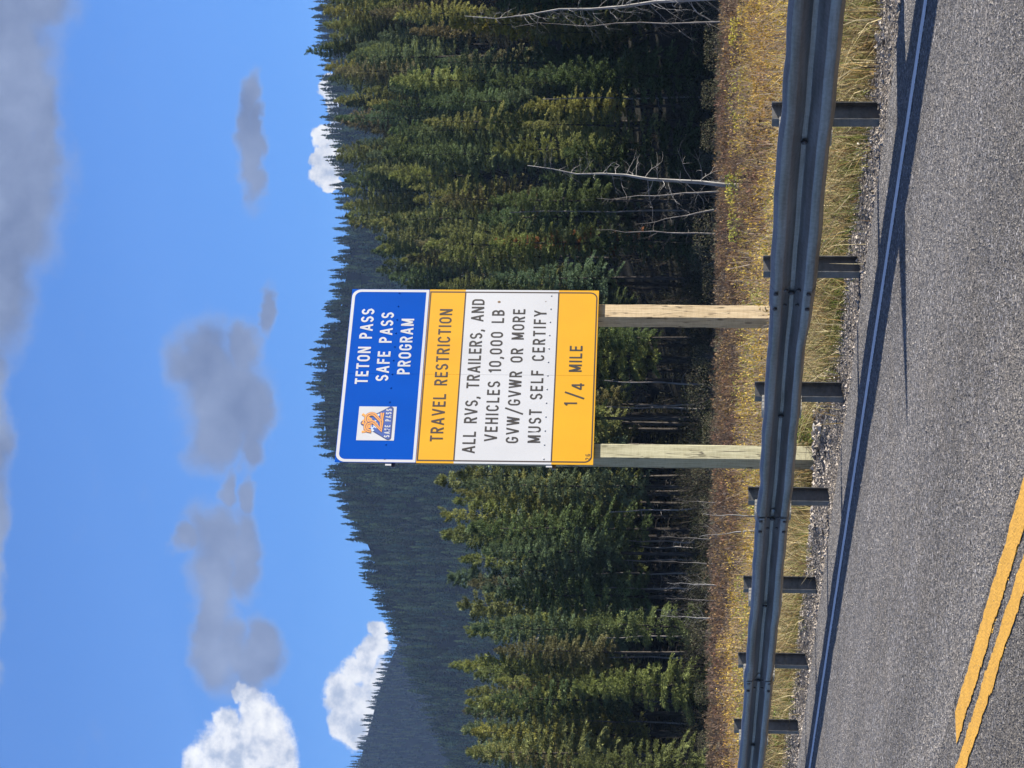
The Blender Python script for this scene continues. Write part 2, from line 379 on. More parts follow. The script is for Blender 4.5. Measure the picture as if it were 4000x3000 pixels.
# ------------------------------------------------------------------ terrain
EB = np.array([(-0.40, .05), (-.2, .075), (-.1466, .0951), (-.1267, .1044), (-.114, .110), (-.1014, .1146), (-.0977, .1155), (-.0869, .1228), (-.0778, .1266), (-.067, .1304), (-.0579, .1344), (-.0489, .1377), (-.0398, .141), (-.0308, .1433), (-.02, .1490), (-.0037, .1494), (.0125, .1482), (.0234, .1436), (.038, .142), (.0487, .1401), (.0596, .1396), (.0722, .1403), (.15, .15), (.4, .16)])
EC = np.array([(-.5, .16), (-.2, .145), (-.1429, .13), (-.1321, .127), (-.1212, .1244), (-.114, .1217), (-.1068, .119), (-.0977, .115), (-.085, .108), (0, .08), (.3, .06)])
AA = np.array([(-.6, 0), (-.045, 0), (-.02, 8), (0, 17), (.038, 25), (.072, 30.5), (.12, 34), (.16, 37), (.4, 44)])
YB, YC = 1800.0, 3600.0
def sst(a, b, x): q = np.clip((x - a) / (b - a), 0, 1); return q * q * (3 - 2 * q)
def H(x, y):
    x = np.asarray(x, float); y = np.asarray(y, float)
    w = road_w(x, y)
    z = -0.07 - 0.27 * sst(0.9, 4.5, -w) - 0.3 * sst(12, 60, -w)
    z = np.where(w > 9.6, -0.07 - 0.6 * sst(9.6, 16, w), z)
    yy = np.maximum(y, 1.0); a = np.where(y > 1, x / yy, 9.0)
    front = (y > 100)
    hA = np.interp(a, AA[:, 0], AA[:, 1]) * np.clip((y - 172) / 158, 0, 1) ** 1.08 * (1 - 0.75 * sst(345, 700, y))
    bumps = 1.2 * np.sin(x * 0.21 + y * 0.05) * np.sin(y * 0.13 - x * 0.07) * sst(180, 240, y) * (a > -0.05)
    zr = (np.interp(a, EB[:, 0], EB[:, 1]) - .0062) * YB
    s = np.clip((y - 1000) / (YB - 1000), 0, 1)
    roll = 1 + 0.035 * np.sin(x * 0.017 + y * 0.006) * (1 - s)
    hB = zr * s ** 0.92 * roll * (1 - 0.8 * sst(YB, YB + 900, y))
    zc = (np.interp(a, EC[:, 0], EC[:, 1]) - .0042) * YC
    sc = np.clip((y - 2500) / (YC - 2500), 0, 1)
    hC = zc * sc * (1 - 0.5 * sst(YC, YC + 1200, y))
    wide = 1 - sst(0.45, 0.8, np.abs(a))
    return np.where(front, z + wide * (np.maximum(hA + bumps, 0) * (y < 990) + np.maximum(hB, hC)), z)

def build_ground():
    th = np.concatenate([np.linspace(-180, -20, 40)[:-1], np.linspace(-20, 20, 241), np.linspace(20, 180, 41)[1:-1]])
    rr = np.unique(np.concatenate([np.geomspace(1.5, 12000, 210), [330, 345, 1000, YB, 2500, YC]]))
    TH, RR = np.meshgrid(np.radians(th), rr)
    Y = RR * np.cos(TH); X = RR * np.sin(TH)
    fr = np.abs(TH) < R(35)          # constant-y rows in front so that ridges stay crisp
    X = np.where(fr, RR * np.tan(np.where(fr, TH, 0)), X); Y = np.where(fr, RR, Y)
    Z = H(X, Y)
    nr, nt = X.shape
    vs = np.stack([X, Y, Z], -1).reshape(-1, 3).tolist()
    fs = []
    for i in range(nr - 1):
        for j in range(nt):
            k = (j + 1) % nt
            fs.append((i * nt + j, i * nt + k, (i + 1) * nt + k, (i + 1) * nt + j))
    fs.append(tuple(range(nt))[::-1])
    b = MB(); b.v = vs; b.f = fs; b.mi = [0] * len(fs)
    o = b.build('ground', M_soil, smooth=True); tag(o, kind='structure')
build_ground()

rng = np.random.default_rng(7); random.seed(7)

def build_road():
    b = MB(); ts = np.linspace(-70, 260, 166)
    for (w0, w1, z) in ((0.22, 8.75, 0.0),):
        ws = [w0, 2.0, 4.6, 7, w1]
        vs = []; fs = []
        for i, t in enumerate(ts):
            for j, w in enumerate(ws):
                ww = w + (0.035 * math.sin(t * 3.1) + 0.03 * math.sin(t * 7.7 + 1) + 0.02 * math.sin(t * 17) if j == 0 else 0)
                vs.append((t, ww, z))
        n = len(ws)
        for i in range(len(ts) - 1):
            for j in range(n - 1): fs.append((i * n + j, (i + 1) * n + j, (i + 1) * n + j + 1, i * n + j + 1))
        # ragged edge needs finer steps
        b.add(vs, [f[::-1] for f in fs])
        b.add([(ts[0], w1, 0), (ts[-1], w1, 0), (ts[-1], w1, -.2), (ts[0], w1, -.2)], [(0, 1, 2, 3)])
    o = b.build('road', M_asphalt, loc=R0); o.rotation_euler = (0, 0, RANG); tag(o, kind='structure')
    # chip-seal stones standing proud of the binder, part of the road surface
    N = 250000
    q = rng.random(N * 3); Y = 8.3 + 17.7 * q ** 1.5; A = rng.uniform(-.175, .175, N * 3); x = A * Y
    w = road_w(x, Y); t = road_t(x, Y); ok = (w > 0.2) & (w < 7.5)
    t, w = t[ok][:N], w[ok][:N]; N = len(t)
    r = rng.gamma(6, .0007, N) + .0014; an = rng.uniform(0, 6.28, (N, 1)) + np.array([[0, 1.57, 3.14, 4.71]]) + rng.normal(0, .25, (N, 4))
    rr = r[:, None] * rng.uniform(.7, 1.3, (N, 4)); ba = np.stack([t[:, None] + np.cos(an) * rr, w[:, None] + np.sin(an) * rr, np.full((N, 4), -.001)], -1)
    tp_ = np.stack([t + rng.normal(0, .3, N) * r, w + rng.normal(0, .3, N) * r, r * rng.uniform(.20, .52, N)], -1)
    V = np.stack([ba[:, 0], ba[:, 1], tp_, ba[:, 1], ba[:, 2], tp_, ba[:, 2], ba[:, 3], tp_, ba[:, 3], ba[:, 0], tp_], 1).reshape(-1, 3)
    gcol = rng.choice([.085, .11, .135, .16, .195, .26], N, p=[.08, .16, .27, .27, .15, .07]) * rng.uniform(.9, 1.34, N) * np.where(w > 4.58, .8, 1.0) * (1 + .16 * np.sin(w * 3.2 + .2) + .08 * np.sin(t * .9 + w * 2.1) * np.sin(w * 5.3) - .2 * np.exp(-((w - 3.9) / .35) ** 2))
    rr0 = ray(180, 3736); s0 = -HC / rr0.z; t_end = road_t(rr0.x * s0, rr0.y * s0)
    yl = ((np.abs(w - 4.69) < .074) & (t < t_end)) | (np.abs(w - 4.90) < .056); wl = np.abs(w - 1.02) < .049
    col = np.stack([gcol * 1.09, gcol, gcol * .90], -1); pk = rng.uniform(.7, 1.15, (N, 1))
    col = np.where((yl & (rng.random(N) < .84))[:, None], np.array([[.62, .34, .045]]) * pk, col)
    col = np.where((wl & (rng.random(N) < .9))[:, None], np.array([[.80, .80, .80]]) * pk, col)
    link('chippings', tri_mesh('chippings', V, M_stone, np.repeat(col, 4, axis=0)), o)
    def line(name, w, width, t0, t1, m, z, step=0.05, jit=0.0012):
        n = int((t1 - t0) / step); vs = []; fs = []
        e0 = e1 = 0
        for i in range(n + 1):
            t = t0 + (t1 - t0) * i / n
            e0 = e0 * 0.6 + random.gauss(0, jit); e1 = e1 * 0.6 + random.gauss(0, jit)
            vs += [(t, w - width / 2 + e0, z), (t, w + width / 2 + e1, z)]
        for i in range(n): fs.append((2 * i, 2 * i + 1, 2 * i + 3, 2 * i + 2)[::-1])
        b = MB(); b.add(vs, fs); o = b.build(name, m, loc=R0); o.rotation_euler = (0, 0, RANG); tag(o, kind='structure')
    line('edge_line', 1.02, 0.10, -40, 90, M_white, 0.004)
    q = [at(180, 3736, 1)]  # where the nearer-to-rail yellow line starts
    r = ray(180, 3736); s = -HC / r.z; gx, gy = r.x * s, r.y * s
    tst = road_t(gx, gy)
    line('centre_line', 4.69, 0.150, -20, tst, M_yellow, 0.004, .03, .0045)
    line('centre_line', 4.90, 0.115, -20, 60, M_yellow, 0.004, .03, .0045)
build_road()

def build_shoulder():
    ts = np.arange(-14, 60, 0.12); ws = np.concatenate([np.arange(-1.9, -0.1, 0.10), np.arange(-0.1, 0.5, 0.06)])
    T, W = np.meshgrid(ts, ws, indexing='ij')
    n = rng.normal(size=T.shape) * 0.006
    berm = 0.035 * np.exp(-((W + 0.45) / 0.22) ** 2) * (0.5 + 0.5 * np.sin(T * 1.7 + 0.6) * np.sin(T * 0.61)) 
    berm += 0.10 * np.exp(-((W + 0.75) / 0.25) ** 2 - ((T - 2.2) / 1.1) ** 2) + 0.04 * np.exp(-((W + 0.5) / 0.2) ** 2) * (T > 3)
    rut = -0.02 * np.exp(-((W + 0.08) / 0.10) ** 2) * (0.6 + 0.4 * np.sin(T * 2.3))
    Z = -0.012 - 0.02 * sst(0.25, 0.0, W) * 0 + berm + rut + n - 0.30 * sst(0.85, 1.9, -W)
    Z = np.where(W > 0.27, -0.02, Z)
    b = MB(); b.v = np.stack([T, W, Z], -1).reshape(-1, 3).tolist(); nt, nw = T.shape
    b.f = [(i * nw + j, i * nw + j + 1, (i + 1) * nw + j + 1, (i + 1) * nw + j)[::-1] for i in range(nt - 1) for j in range(nw - 1)]
    b.mi = [0] * len(b.f)
    o = b.build('gravel_shoulder', M_gravel, loc=R0); o.rotation_euler = (0, 0, RANG); tag(o, kind='structure')
    # loose stones
    def zat(t, w):
        i = np.clip(((t + 14) / 0.12).astype(int), 0, nt - 1); j = np.clip(np.searchsorted(ws, w), 0, nw - 1); return Z[i, j]
    N = 24000
    t = rng.uniform(-9, 17, N); w = np.where(rng.random(N) < .45, rng.normal(-0.42, 0.14, N), rng.uniform(-.9, 0.40, N))
    big = np.exp(-((t - 2.0) / 1.6) ** 2 - ((w + .72) / .25) ** 2)
    r = rng.gamma(3.0, 0.0019, N) * (1 + 1.3 * big) + 0.003
    stones(t, w, zat(t, w), r)
def stones(t, w, z, r):
    # jittered octahedra, 8 triangles each
    N = len(t)
    base = np.array([(1, 0, 0), (0, 1, 0), (-1, 0, 0), (0, -1, 0), (0, 0, 1), (0, 0, -1)], float)
    tri = np.array([(0, 1, 4), (1, 2, 4), (2, 3, 4), (3, 0, 4), (1, 0, 5), (2, 1, 5), (3, 2, 5), (0, 3, 5)])
    P = base[None] * rng.uniform(0.6, 1.4, (N, 6, 1)) + rng.normal(0, 0.25, (N, 6, 3))
    an = rng.uniform(0, 6.28, N); ca, sa = np.cos(an)[:, None], np.sin(an)[:, None]
    x = P[..., 0] * ca - P[..., 1] * sa; y = P[..., 0] * sa + P[..., 1] * ca
    P = np.stack([x, y, P[..., 2] * 0.75], -1) * r[:, None, None]
    P += np.stack([t, w, z + r * 0.3], -1)[:, None, :]
    V = P[:, tri].reshape(-1, 3)
    g = rng.uniform(0.09, 0.46, N); tint = rng.uniform(-0.04, 0.04, N)
    col = np.stack([g * (1.08 + tint), g * (0.95 + tint * .3), g * (0.82 - tint)], -1)
    me = tri_mesh('gravel', V, M_stone, np.repeat(col, 8, axis=0))
    o = link('gravel', me, loc=R0); o.rotation_euler = (0, 0, RANG)
    tag(o, 'loose crushed stone along the edge of the asphalt', 'gravel', kind='stuff')
build_shoulder()

# ------------------------------------------------------------------ guardrail
TK = [-3.346 + 1.903 * k for k in range(-4, 12)]
def build_guardrail():
    g = empty('guardrail', R0, RANG)
    tag(g, 'galvanised steel W-beam guardrail on steel posts beside the road edge line', 'guardrail')
    z0 = 0.44
    half = [(.1555, .030), (.152, .036), (.138, .070), (.128, .0825), (.122, .0835), (.078, .0835), (.072, .0815), (.064, .070), (.020, .006), (.014, .0005), (0, 0)]
    prof = half + [(-z, w) for z, w in half[:-1][::-1]]
    def wob(t, s): return (0.006 * math.sin(t * 1.9 + s) + 0.004 * math.sin(t * 4.3 + 2 * s) + 0.003 * math.sin(t * 9.1 + s))
    first = None
    ks = [k for k in range(-3, 11) if k % 2 == 1]
    for q, k in enumerate(ks[:-1]):
        t0 = -3.346 + 1.903 * k - 0.16; t1 = -3.346 + 1.903 * (k + 2) + 0.16
        n = 56; b = MB(); vs = []
        dents = [(random.uniform(t0, t1), random.uniform(.05, .25), random.uniform(-.008, .006)) for _ in range(5)]
        for i in range(n + 1):
            t = t0 + (t1 - t0) * i / n; sh = 0.0045 * (1 - i / n)
            fl = 0.85 + 0.16 * (1 - float(sst(-1.9, -0.6, t)))
            for (z, w) in prof:
                z *= fl; w *= 1.0 - .10 * max(0, fl - .85) / .16
                dz = wob(t, q) * (0.7 if abs(z) > .1 else .3); dw = wob(t * 1.3 + 5, q) * 0.8
                for (dt, dr, da) in dents:
                    if z > 0.10: dz += da * math.exp(-((t - dt) / dr) ** 2)
                ends = 1.0 - 0.10 * (math.exp(-((t - t0 - .16) / .14) ** 2) + math.exp(-((t - t1 + .16) / .14) ** 2))
                vs.append((t, w * ends + sh + dw, z0 + z + dz))
        m_ = len(prof); fs = [(i * m_ + j, i * m_ + j + 1, (i + 1) * m_ + j + 1, (i + 1) * m_ + j)[::-1] for i in range(n) for j in range(m_ - 1)]
        b.add(vs, fs); o = b.build('beam', M_galv, g, smooth=True); o.data.set_sharp_from_angle(angle=R(24))
        md = o.modifiers.new('t', 'SOLIDIFY'); md.thickness = 0.003; md.offset = -1
        # splice bolts at the t0 end
        for dt in (-0.105, 0.105):
            for (z, w) in ((.112, .080), (.045, .047), (-.045, .047), (-.112, .080)):
                first = bolt(first, o, (t0 + .16 + dt, w + .002, z0 + z * (0.85 + 0.16 * (1 - float(sst(-1.9, -0.6, t0 + .16))))))
    for i, t in enumerate(TK):
        b = MB(); zb, zt = -0.5, 0.625 + random.uniform(-.008, .01)
        b.box(t - .043, t + .043, -.128, -.122, zb, zt); b.box(t - .043, t + .043, -.246, -.240, zb, zt + .001); b.box(t - .003, t + .003, -.240, -.128, zb, zt - .001)
        p = b.build('post', M_post, g)
        b = MB(); zl, zh = (z0 - .163, z0 + .150) if t < -2 else (z0 - .147, z0 + .139)
        b.box(t - .07, t + .07, -.1215, -.003, zl, zh)
        for j in range(4):
            y = -.116 + j * .029
            b.box(t - .0715, t + .0715, y, y + .017, zl - .0015, zh + .0015)
        b.build('spacer_block', M_block, g)
        first = bolt(first, p, (t, .012, z0), 0.021)
BOLT = {}
def bolt(first, parent, loc, r=0.0165):
    if r not in BOLT:
        b = MB(); n = 8; vs = []
        for (y, q) in ((0, 1), (.5 * r, .92), (.75 * r, .55)):
            for k in range(n): vs.append((q * r * math.cos(k * 2 * math.pi / n), y, q * r * math.sin(k * 2 * math.pi / n)))
        fs = [(i * n + k, i * n + (k + 1) % n, (i + 1) * n + (k + 1) % n, (i + 1) * n + k)[::-1] for i in range(2) for k in range(n)] + [tuple(range(2 * n, 3 * n))[::-1]]
        b.add(vs, fs); o = b.build('bolt', M_bolt, parent, loc=loc); BOLT[r] = o.data
        return o
    return link('bolt', BOLT[r], parent, loc)
build_guardrail()

# ------------------------------------------------------------------ sign with stroke lettering
TH = 0.15
def arc(cx, cy, rx, ry, a0, a1, n=9):
    return [(cx + rx * math.cos(R(a0 + (a1 - a0) * i / n)), cy + ry * math.sin(R(a0 + (a1 - a0) * i / n))) for i in range(n + 1)]
def glyph(c, th):
    h = th / 2; W = dict(A=.66, B=.56, C=.57, D=.57, E=.50, F=.48, G=.58, H=.58, I=th, L=.48, M=.70, N=.60, O=.60, P=.55, R=.57, S=.56, T=.54, U=.58, V=.64, W=.84, Y=.64)
    W.update({'0': .57, '1': .26, '2': .55, '4': .60, '6': .57, ',': .17, '/': .62, ' ': .42})
    w = W[c]; x0, x1, y0, y1, ym = h, w - h, h, 1 - h, .52
    rx = (w - th) / 2; ry = rx * 1.12; cx = w / 2
    S = []
    if c in 'O0': S = [arc(cx, y1 - ry, rx, ry, 0, 180) + arc(cx, y0 + ry, rx, ry, 180, 360) + [(x1, y1 - ry)]]
    elif c in 'CG':
        S = [arc(cx, y1 - ry, rx, ry, 8, 180) + arc(cx, y0 + ry, rx, ry, 180, 352)]
        if c == 'G': S = [arc(cx, y1 - ry, rx, ry, 8, 180) + arc(cx, y0 + ry, rx, ry, 180, 360) + [(x1, .46)], [(cx * 1.02, .46), (w, .46)]]
    elif c == 'D': S = [[(x0, y0), (x0, y1), (x1 - ry, y1)] + arc(x1 - ry * .95, y1 - ry, ry * .95, ry, 90, 0) + arc(x1 - ry * .95, y0 + ry, ry * .95, ry, 0, -90) + [(x0 - h, y0)]]
    elif c in 'BPR':
        r1 = (y1 - ym + .03) / 2; yb = ym - .03
        S = [[(x0, 0), (x0, 1)], [(x0, y1), (x1 - r1, y1)] + arc(x1 - r1, y1 - r1, r1, r1, 90, -90) + [(x0, yb)]]
        if c == 'B': r2 = (yb - y0) / 2; S = [[(x0, 0), (x0, 1)], [(x0, y1), (x1 - r1 - .02, y1)] + arc(x1 - r1 - .02, y1 - r1, r1, r1, 90, -90) + [(x0, yb)], [(x0, yb), (x1 - r2, yb)] + arc(x1 - r2, yb - r2, r2, r2, 90, -90) + [(x0, y0)]]
        if c == 'R': S.append([(cx, yb), (x1 + .01, -.05)])
    elif c == 'E': S = [[(x0, 0), (x0, 1)], [(x0, y1), (w, y1)], [(x0, ym), (w * .88, ym)], [(x0, y0), (w, y0)]]
    elif c == 'F': S = [[(x0, 0), (x0, 1)], [(x0, y1), (w, y1)], [(x0, ym), (w * .9, ym)]]
    elif c == 'H': S = [[(x0, 0), (x0, 1)], [(x1, 0), (x1, 1)], [(x0, ym), (x1, ym)]]
    elif c == 'I': S = [[(h, 0), (h, 1)]]
    elif c == 'L': S = [[(x0, 1), (x0, 0)], [(x0, y0), (w, y0)]]
    elif c == 'T': S = [[(0, y1), (w, y1)], [(cx, y1), (cx, 0)]]
    elif c == 'U': S = [[(x0, 1), (x0, y0 + ry)] + arc(cx, y0 + ry, rx, ry, 180, 360) + [(x1, 1)]]
    elif c == 'N': S = [[(x0, 0), (x0, 1)], [(x1, 0), (x1, 1)], [(x0 - .02, 1.06), (x1 + .02, -.06)]]
    elif c == 'M': S = [[(x0, 0), (x0, 1)], [(x1, 0), (x1, 1)], [(x0 - .01, 1.06), (cx, .10)], [(x1 + .01, 1.06), (cx, .10)]]
    elif c == 'A': S = [[(x0 - .03, -.06), (cx + .015, 1.06)], [(x1 + .03, -.06), (cx - .015, 1.06)], [(x0 + .08, .30), (x1 - .08, .30)]]
    elif c == 'V': S = [[(x0 - .03, 1.06), (cx + .015, -.06)], [(x1 + .03, 1.06), (cx - .015, -.06)]]
    elif c == 'W': S = [[(x0 - .02, 1.06), (w * .30, -.06)], [(w * .28, -.06), (cx + .01, 1.06)], [(cx - .01, 1.06), (w * .72, -.06)], [(w * .70, -.06), (x1 + .02, 1.06)]]
    elif c == 'Y': S = [[(x0 - .03, 1.06), (cx, .44)], [(x1 + .03, 1.06), (cx, .44)], [(cx, .5), (cx, 0)]]
    elif c == 'S':
        r = (1 - th) / 4; rx2 = rx
        S = [arc(cx, y1 - r, rx2, r, 15, 180)[:-1] + arc(cx, y1 - r, rx2, r, 180, 255, 4) + arc(cx, y0 + r, rx2, r, 75, 0, 4) + arc(cx, y0 + r, rx2, r, 0, -165)]
    elif c == '1': S = [[(w - h, 0), (w - h, 1)], [(w - h, y1 + .02), (0, y1 - .16)]]
    elif c == '2': S = [arc(cx, y1 - ry, rx, ry, 170, 0) + arc(cx, y1 - ry, rx, ry, 0, -35, 3) + [(x0, y0)], [(0, y0), (w, y0)]]
    elif c == '4': S = [[(w * .72, 0), (w * .72, 1)], [(0, .27), (w, .27)], [(w * .72, 1.02), (.04, .27)]]
    elif c == '6': r = rx * 1.02; S = [arc(cx, y1 - ry, rx, ry, 25, 180) + [(x0, y0 + r)] + arc(cx, y0 + r, rx, r, 180, 540, 18)]
    elif c == ',': S = [[(w / 2, th), (w / 2, 0)], [(w / 2 + .02, .04), (.01, -.17)]]
    elif c == '/': S = [[(0.02, -.25), (w - .02, 1.18)]]
    return w, S
def clip_y(poly, lo, hi):
    for lim, sgn in ((lo, 1), (hi, -1)):
        out = []
        for i in range(len(poly)):
            a, b = poly[i - 1], poly[i]; ia, ib = (a[1] - lim) * sgn >= 0, (b[1] - lim) * sgn >= 0
            if ia != ib:
                k = (lim - a[1]) / (b[1] - a[1]); out.append((a[0] + (b[0] - a[0]) * k, lim))
            if ib: out.append(b)
        poly = out
        if not poly: return []
    return poly
def stroke_polys(pts, th):
    h = th / 2; L = []; n = len(pts)
    closed = n > 3 and abs(pts[0][0] - pts[-1][0]) + abs(pts[0][1] - pts[-1][1]) < 1e-4
    for i, p in enumerate(pts):
        pv = pts[i - 1] if i > 0 else (pts[-2] if closed else None); nx = pts[i + 1] if i < n - 1 else (pts[1] if closed else None)
        d1 = Vector((p[0] - pv[0], p[1] - pv[1])).normalized() if pv else None
        d2 = Vector((nx[0] - p[0], nx[1] - p[1])).normalized() if nx else None
        d = ((d1 or d2) + (d2 or d1)); d = d.normalized() if d.length > 1e-6 else (d2 or d1)
        nm = Vector((-d.y, d.x)); k = 1.0
        if d1 is not None and d2 is not None: k = min(1.0 / max(0.35, nm.dot(Vector((-d1.y, d1.x)))), 1.6)
        L.append(((p[0] + nm.x * h * k, p[1] + nm.y * h * k), (p[0] - nm.x * h * k, p[1] - nm.y * h * k)))
    return [[L[i][0], L[i + 1][0], L[i + 1][1], L[i][1]] for i in range(n - 1)]
def text_mesh(b, s, x0, x1, z0, hgt, yb=0.0, th=TH, sx=None):
    """letters of s from x0 to x1, baseline z0, cap height hgt, on the plane y = yb facing -y"""
    ws = [glyph(c, th)[0] for c in s]; nat = sum(ws)
    k = sx or 1.0
    gap = ((x1 - x0) / hgt - nat * k) / max(1, len(s) - 1)
    x = 0
    for c, w in zip(s, ws):
        _, S = glyph(c, th)
        lo, hi = (-.3, 1.3) if c in ',/' else (0, 1)
        for si, pts in enumerate(S):
            for poly in stroke_polys(pts, th):
                poly = clip_y(poly, lo, hi)
                if len(poly) < 3: continue
                b.add([(x0 + (x + p[0] * k) * hgt, yb - .0005 * si, z0 + p[1] * hgt) for p in poly], [tuple(range(len(poly)))])
        x += w * k + gap
def rrect(x0, x1, z0, z1, r, corners=(1, 1, 1, 1), n=8):
    P = []
    for (cx, cz, a0, f) in ((x1 - r, z1 - r, 0, corners[0]), (x0 + r, z1 - r, 90, corners[1]), (x0 + r, z0 + r, 180, corners[2]), (x1 - r, z0 + r, 270, corners[3])):
        if f: P += arc(cx, cz, r, r, a0, a0 + 90, n)
        else: P += [(cx + r * (1 if a0 in (0, 270) else -1), cz + r * (1 if a0 in (0, 90) else -1))] * (n + 1)
    return P
def ring(b, outer, inner, y):
    n = len(outer); vs = [(p[0], y, p[1]) for p in outer] + [(p[0], y, p[1]) for p in inner]
    b.add(vs, [(i, (i + 1) % n, n + (i + 1) % n, n + i) for i in range(n)])
def poly(b, P, y): b.add([(p[0], y, p[1]) for p in P], [tuple(range(len(P)))])

def build_sign():
    W, HH = 2.51, 2.99
    PL = at(1184, 2316.6, 29.4); er = Vector((2.054, 1.44, 0)).normalized()
    ang = math.atan2(er.y, er.x); zb = PL.z
    gz = -0.45
    s = empty('road_sign', (PL.x, PL.y, gz), ang)
    tag(s, 'large blue, amber and white travel restriction sign on two timber legs', 'road sign')
    o = zb - gz
    Z = lambda z: z + o
    lean = 0.011
    def bld(b, name, m, parent=s, **k):
        b.v = [(x - (z - 0) * 0.0 , y, z) for (x, y, z) in b.v]
        return b.build(name, m, parent, **k)
    # panels (front face y = 0, sheet 4 mm thick behind); the two halves meet in a hairline seam
    b = MB(); 
    b.box(0, W / 2 - .0012, 0, .006, Z(2.047), Z(HH)); b.box(W / 2 + .0012, W, .0, .006, Z(2.047), Z(HH))
    header = bld(b, 'header_panel', M_sblue)
    b = MB(); b.m = 0
    for (xa, xb) in ((0, W / 2 - .0012), (W / 2 + .0012, W)):
        b.m = 0; b.box(xa, xb, 0, .006, Z(0), Z(.482)); b.box(xa, xb, 0, .006, Z(1.608), Z(2.044))
        b.m = 1; b.box(xa, xb, 0, .006, Z(.482), Z(1.608))
    lower = bld(b, 'lower_panel', [M_samber, M_swhite])
    # header border
    b = MB(); ring(b, rrect(.006, W - .006, Z(2.052), Z(HH - .006), .11, (1, 1, 0, 0)), rrect(.042, W - .042, Z(2.085), Z(HH - .042), .08, (1, 1, 0, 0)), -.001)
    bld(b, 'border', M_swhite, header)
    # lower border and dividers
    b = MB()
    ring(b, rrect(.028, W - .028, Z(.014), Z(2.0395), .09, (0, 0, 1, 1)), rrect(.045, W - .045, Z(.030), Z(2.0235), .075, (0, 0, 1, 1)), -.001)
    b.m = 0
    for z in (.482, 1.608): poly(b, [(.045, Z(z - .008)), (W - .045, Z(z - .008)), (W - .045, Z(z + .008)), (.045, Z(z + .008))], -.001)
    bld(b, 'border', M_sbrown, lower)
    def txt(parent, m, *args, name='lettering'):
        b = MB()
        for a in args: text_mesh(b, *a[:3], Z(a[3]), a[4], -.0012, a[5] if len(a) > 5 else TH)
        return bld(b, name, m, parent)
    wt = .165
    txt(header, M_swhite, ('TETON PASS', 1.105, 2.212, 2.695, .153, wt))
    txt(header, M_swhite, ('SAFE PASS', 1.151, 2.159, 2.454, .152, wt))
    txt(header, M_swhite, ('PROGRAM', 1.251, 2.066, 2.206, .151, wt))
    txt(lower, M_sbrown, ('TRAVEL RESTRICTION', .302, 2.217, 1.753, .152))
    txt(lower, M_sblack, ('ALL RVS, TRAILERS, AND', .143, 2.368, 1.372, .151))
    txt(lower, M_sblack, ('VEHICLES 10,000 LB', .312, 2.208, 1.124, .150))
    txt(lower, M_sblack, ('GVW/GVWR OR MORE', .289, 2.222, .875, .148))
    txt(lower, M_sblack, ('MUST SELF CERTIFY', .296, 2.208, .619, .149))
    txt(lower, M_sblack, ('1', .829, .868, .211, .152), ('/', .92, 1.055, .17, .160), ('4', 1.053, 1.154, .135, .149), ('MILE', 1.307, 1.685, .172, .152))
    txt(lower, M_sblack, ('26', .064, .150, .036, .056, .13))
    # rivets, dents, droppings
    b = MB()
    def rivet(x, z, r=.011):
        n = 8; vs = [(x + r * math.cos(k * .785), -.0005, Z(z) + r * math.sin(k * .785)) for k in range(n)] + [(x + .6 * r * math.cos(k * .785), -.006, Z(z) + .6 * r * math.sin(k * .785)) for k in range(n)]
        b.add(vs, [(k, (k + 1) % n, n + (k + 1) % n, n + k) for k in range(n)] + [tuple(range(n, 2 * n))])
    for i in range(13): rivet(.078 + i * (2.352 / 12), .571)
    bld(b, 'rivet_row', M_swhite, lower)
    b = MB()
    for i in range(13): rivet(.053 + i * (2.405 / 12), 2.413)
    bld(b, 'rivet_row', M_sblue, header)
    b = MB(); poly(b, [(2.330 + .017 * math.cos(k), Z(1.197) + .02 * math.sin(k)) for k in (0, .9, 1.7, 2.6, 3.5, 4.3, 5.2)], -.0012)
    poly(b, [(2.334, Z(.64)), (2.344, Z(.625)), (2.348, Z(.63)), (2.338, Z(.645))], -.0012)
    bld(b, 'stain', mat('brown_spatter', (0.20, 0.13, 0.07), 0.8), lower)
    # emblem
    x0, x1, z0, z1 = .306, .784, Z(2.323), Z(2.765)
    b = MB(); poly(b, [(x0, z0), (x1, z0), (x1, z1), (x0, z1)], -.0012)
    em = bld(b, 'emblem', M_swhite, header)
    U = lambda q: x0 + (x1 - x0) * q
    V = lambda q: z0 + (z1 - z0) * q
    def rtri(cx, zt, zb2, hw, r):
        # rounded triangle, apex up
        P = []; A = [(cx - hw, zb2), (cx + hw, zb2), (cx, zt)]
        for i in range(3):
            p = Vector(A[i]); a = (Vector(A[i - 1]) - p).normalized(); c = (Vector(A[(i + 1) % 3]) - p).normalized()
            half_ = math.acos(max(-1, min(1, a.dot(c)))) / 2; bis = (a + c).normalized(); ctr = p + bis * (r / math.sin(half_))
            s0 = ctr - a.orthogonal().normalized() * 0; f0 = p + a * (r / math.tan(half_)); f1 = p + c * (r / math.tan(half_))
            a0 = math.atan2(f0.y - ctr.y, f0.x - ctr.x); a1 = math.atan2(f1.y - ctr.y, f1.x - ctr.x)
            while a1 < a0: a1 += 2 * math.pi
            P += [(ctr.x + r * math.cos(a0 + (a1 - a0) * k / 8), ctr.y + r * math.sin(a0 + (a1 - a0) * k / 8)) for k in range(9)]
        return P
    w_, h_ = x1 - x0, z1 - z0
    b = MB(); poly(b, rtri(U(.505), V(.99), V(.075), .56 * w_, .075 * w_), -.0017); bld(b, 'triangle_outline', M_navy, em)
    b = MB(); poly(b, rtri(U(.505), V(.93), V(.105), .515 * w_, .06 * w_), -.0022); bld(b, 'triangle_field', M_eblue, em)
    b = MB()
    poly(b, [(U(.39), V(.62)), (U(.45), V(.80)), (U(.60), V(.80)), (U(.62), V(.62))], -.0026)
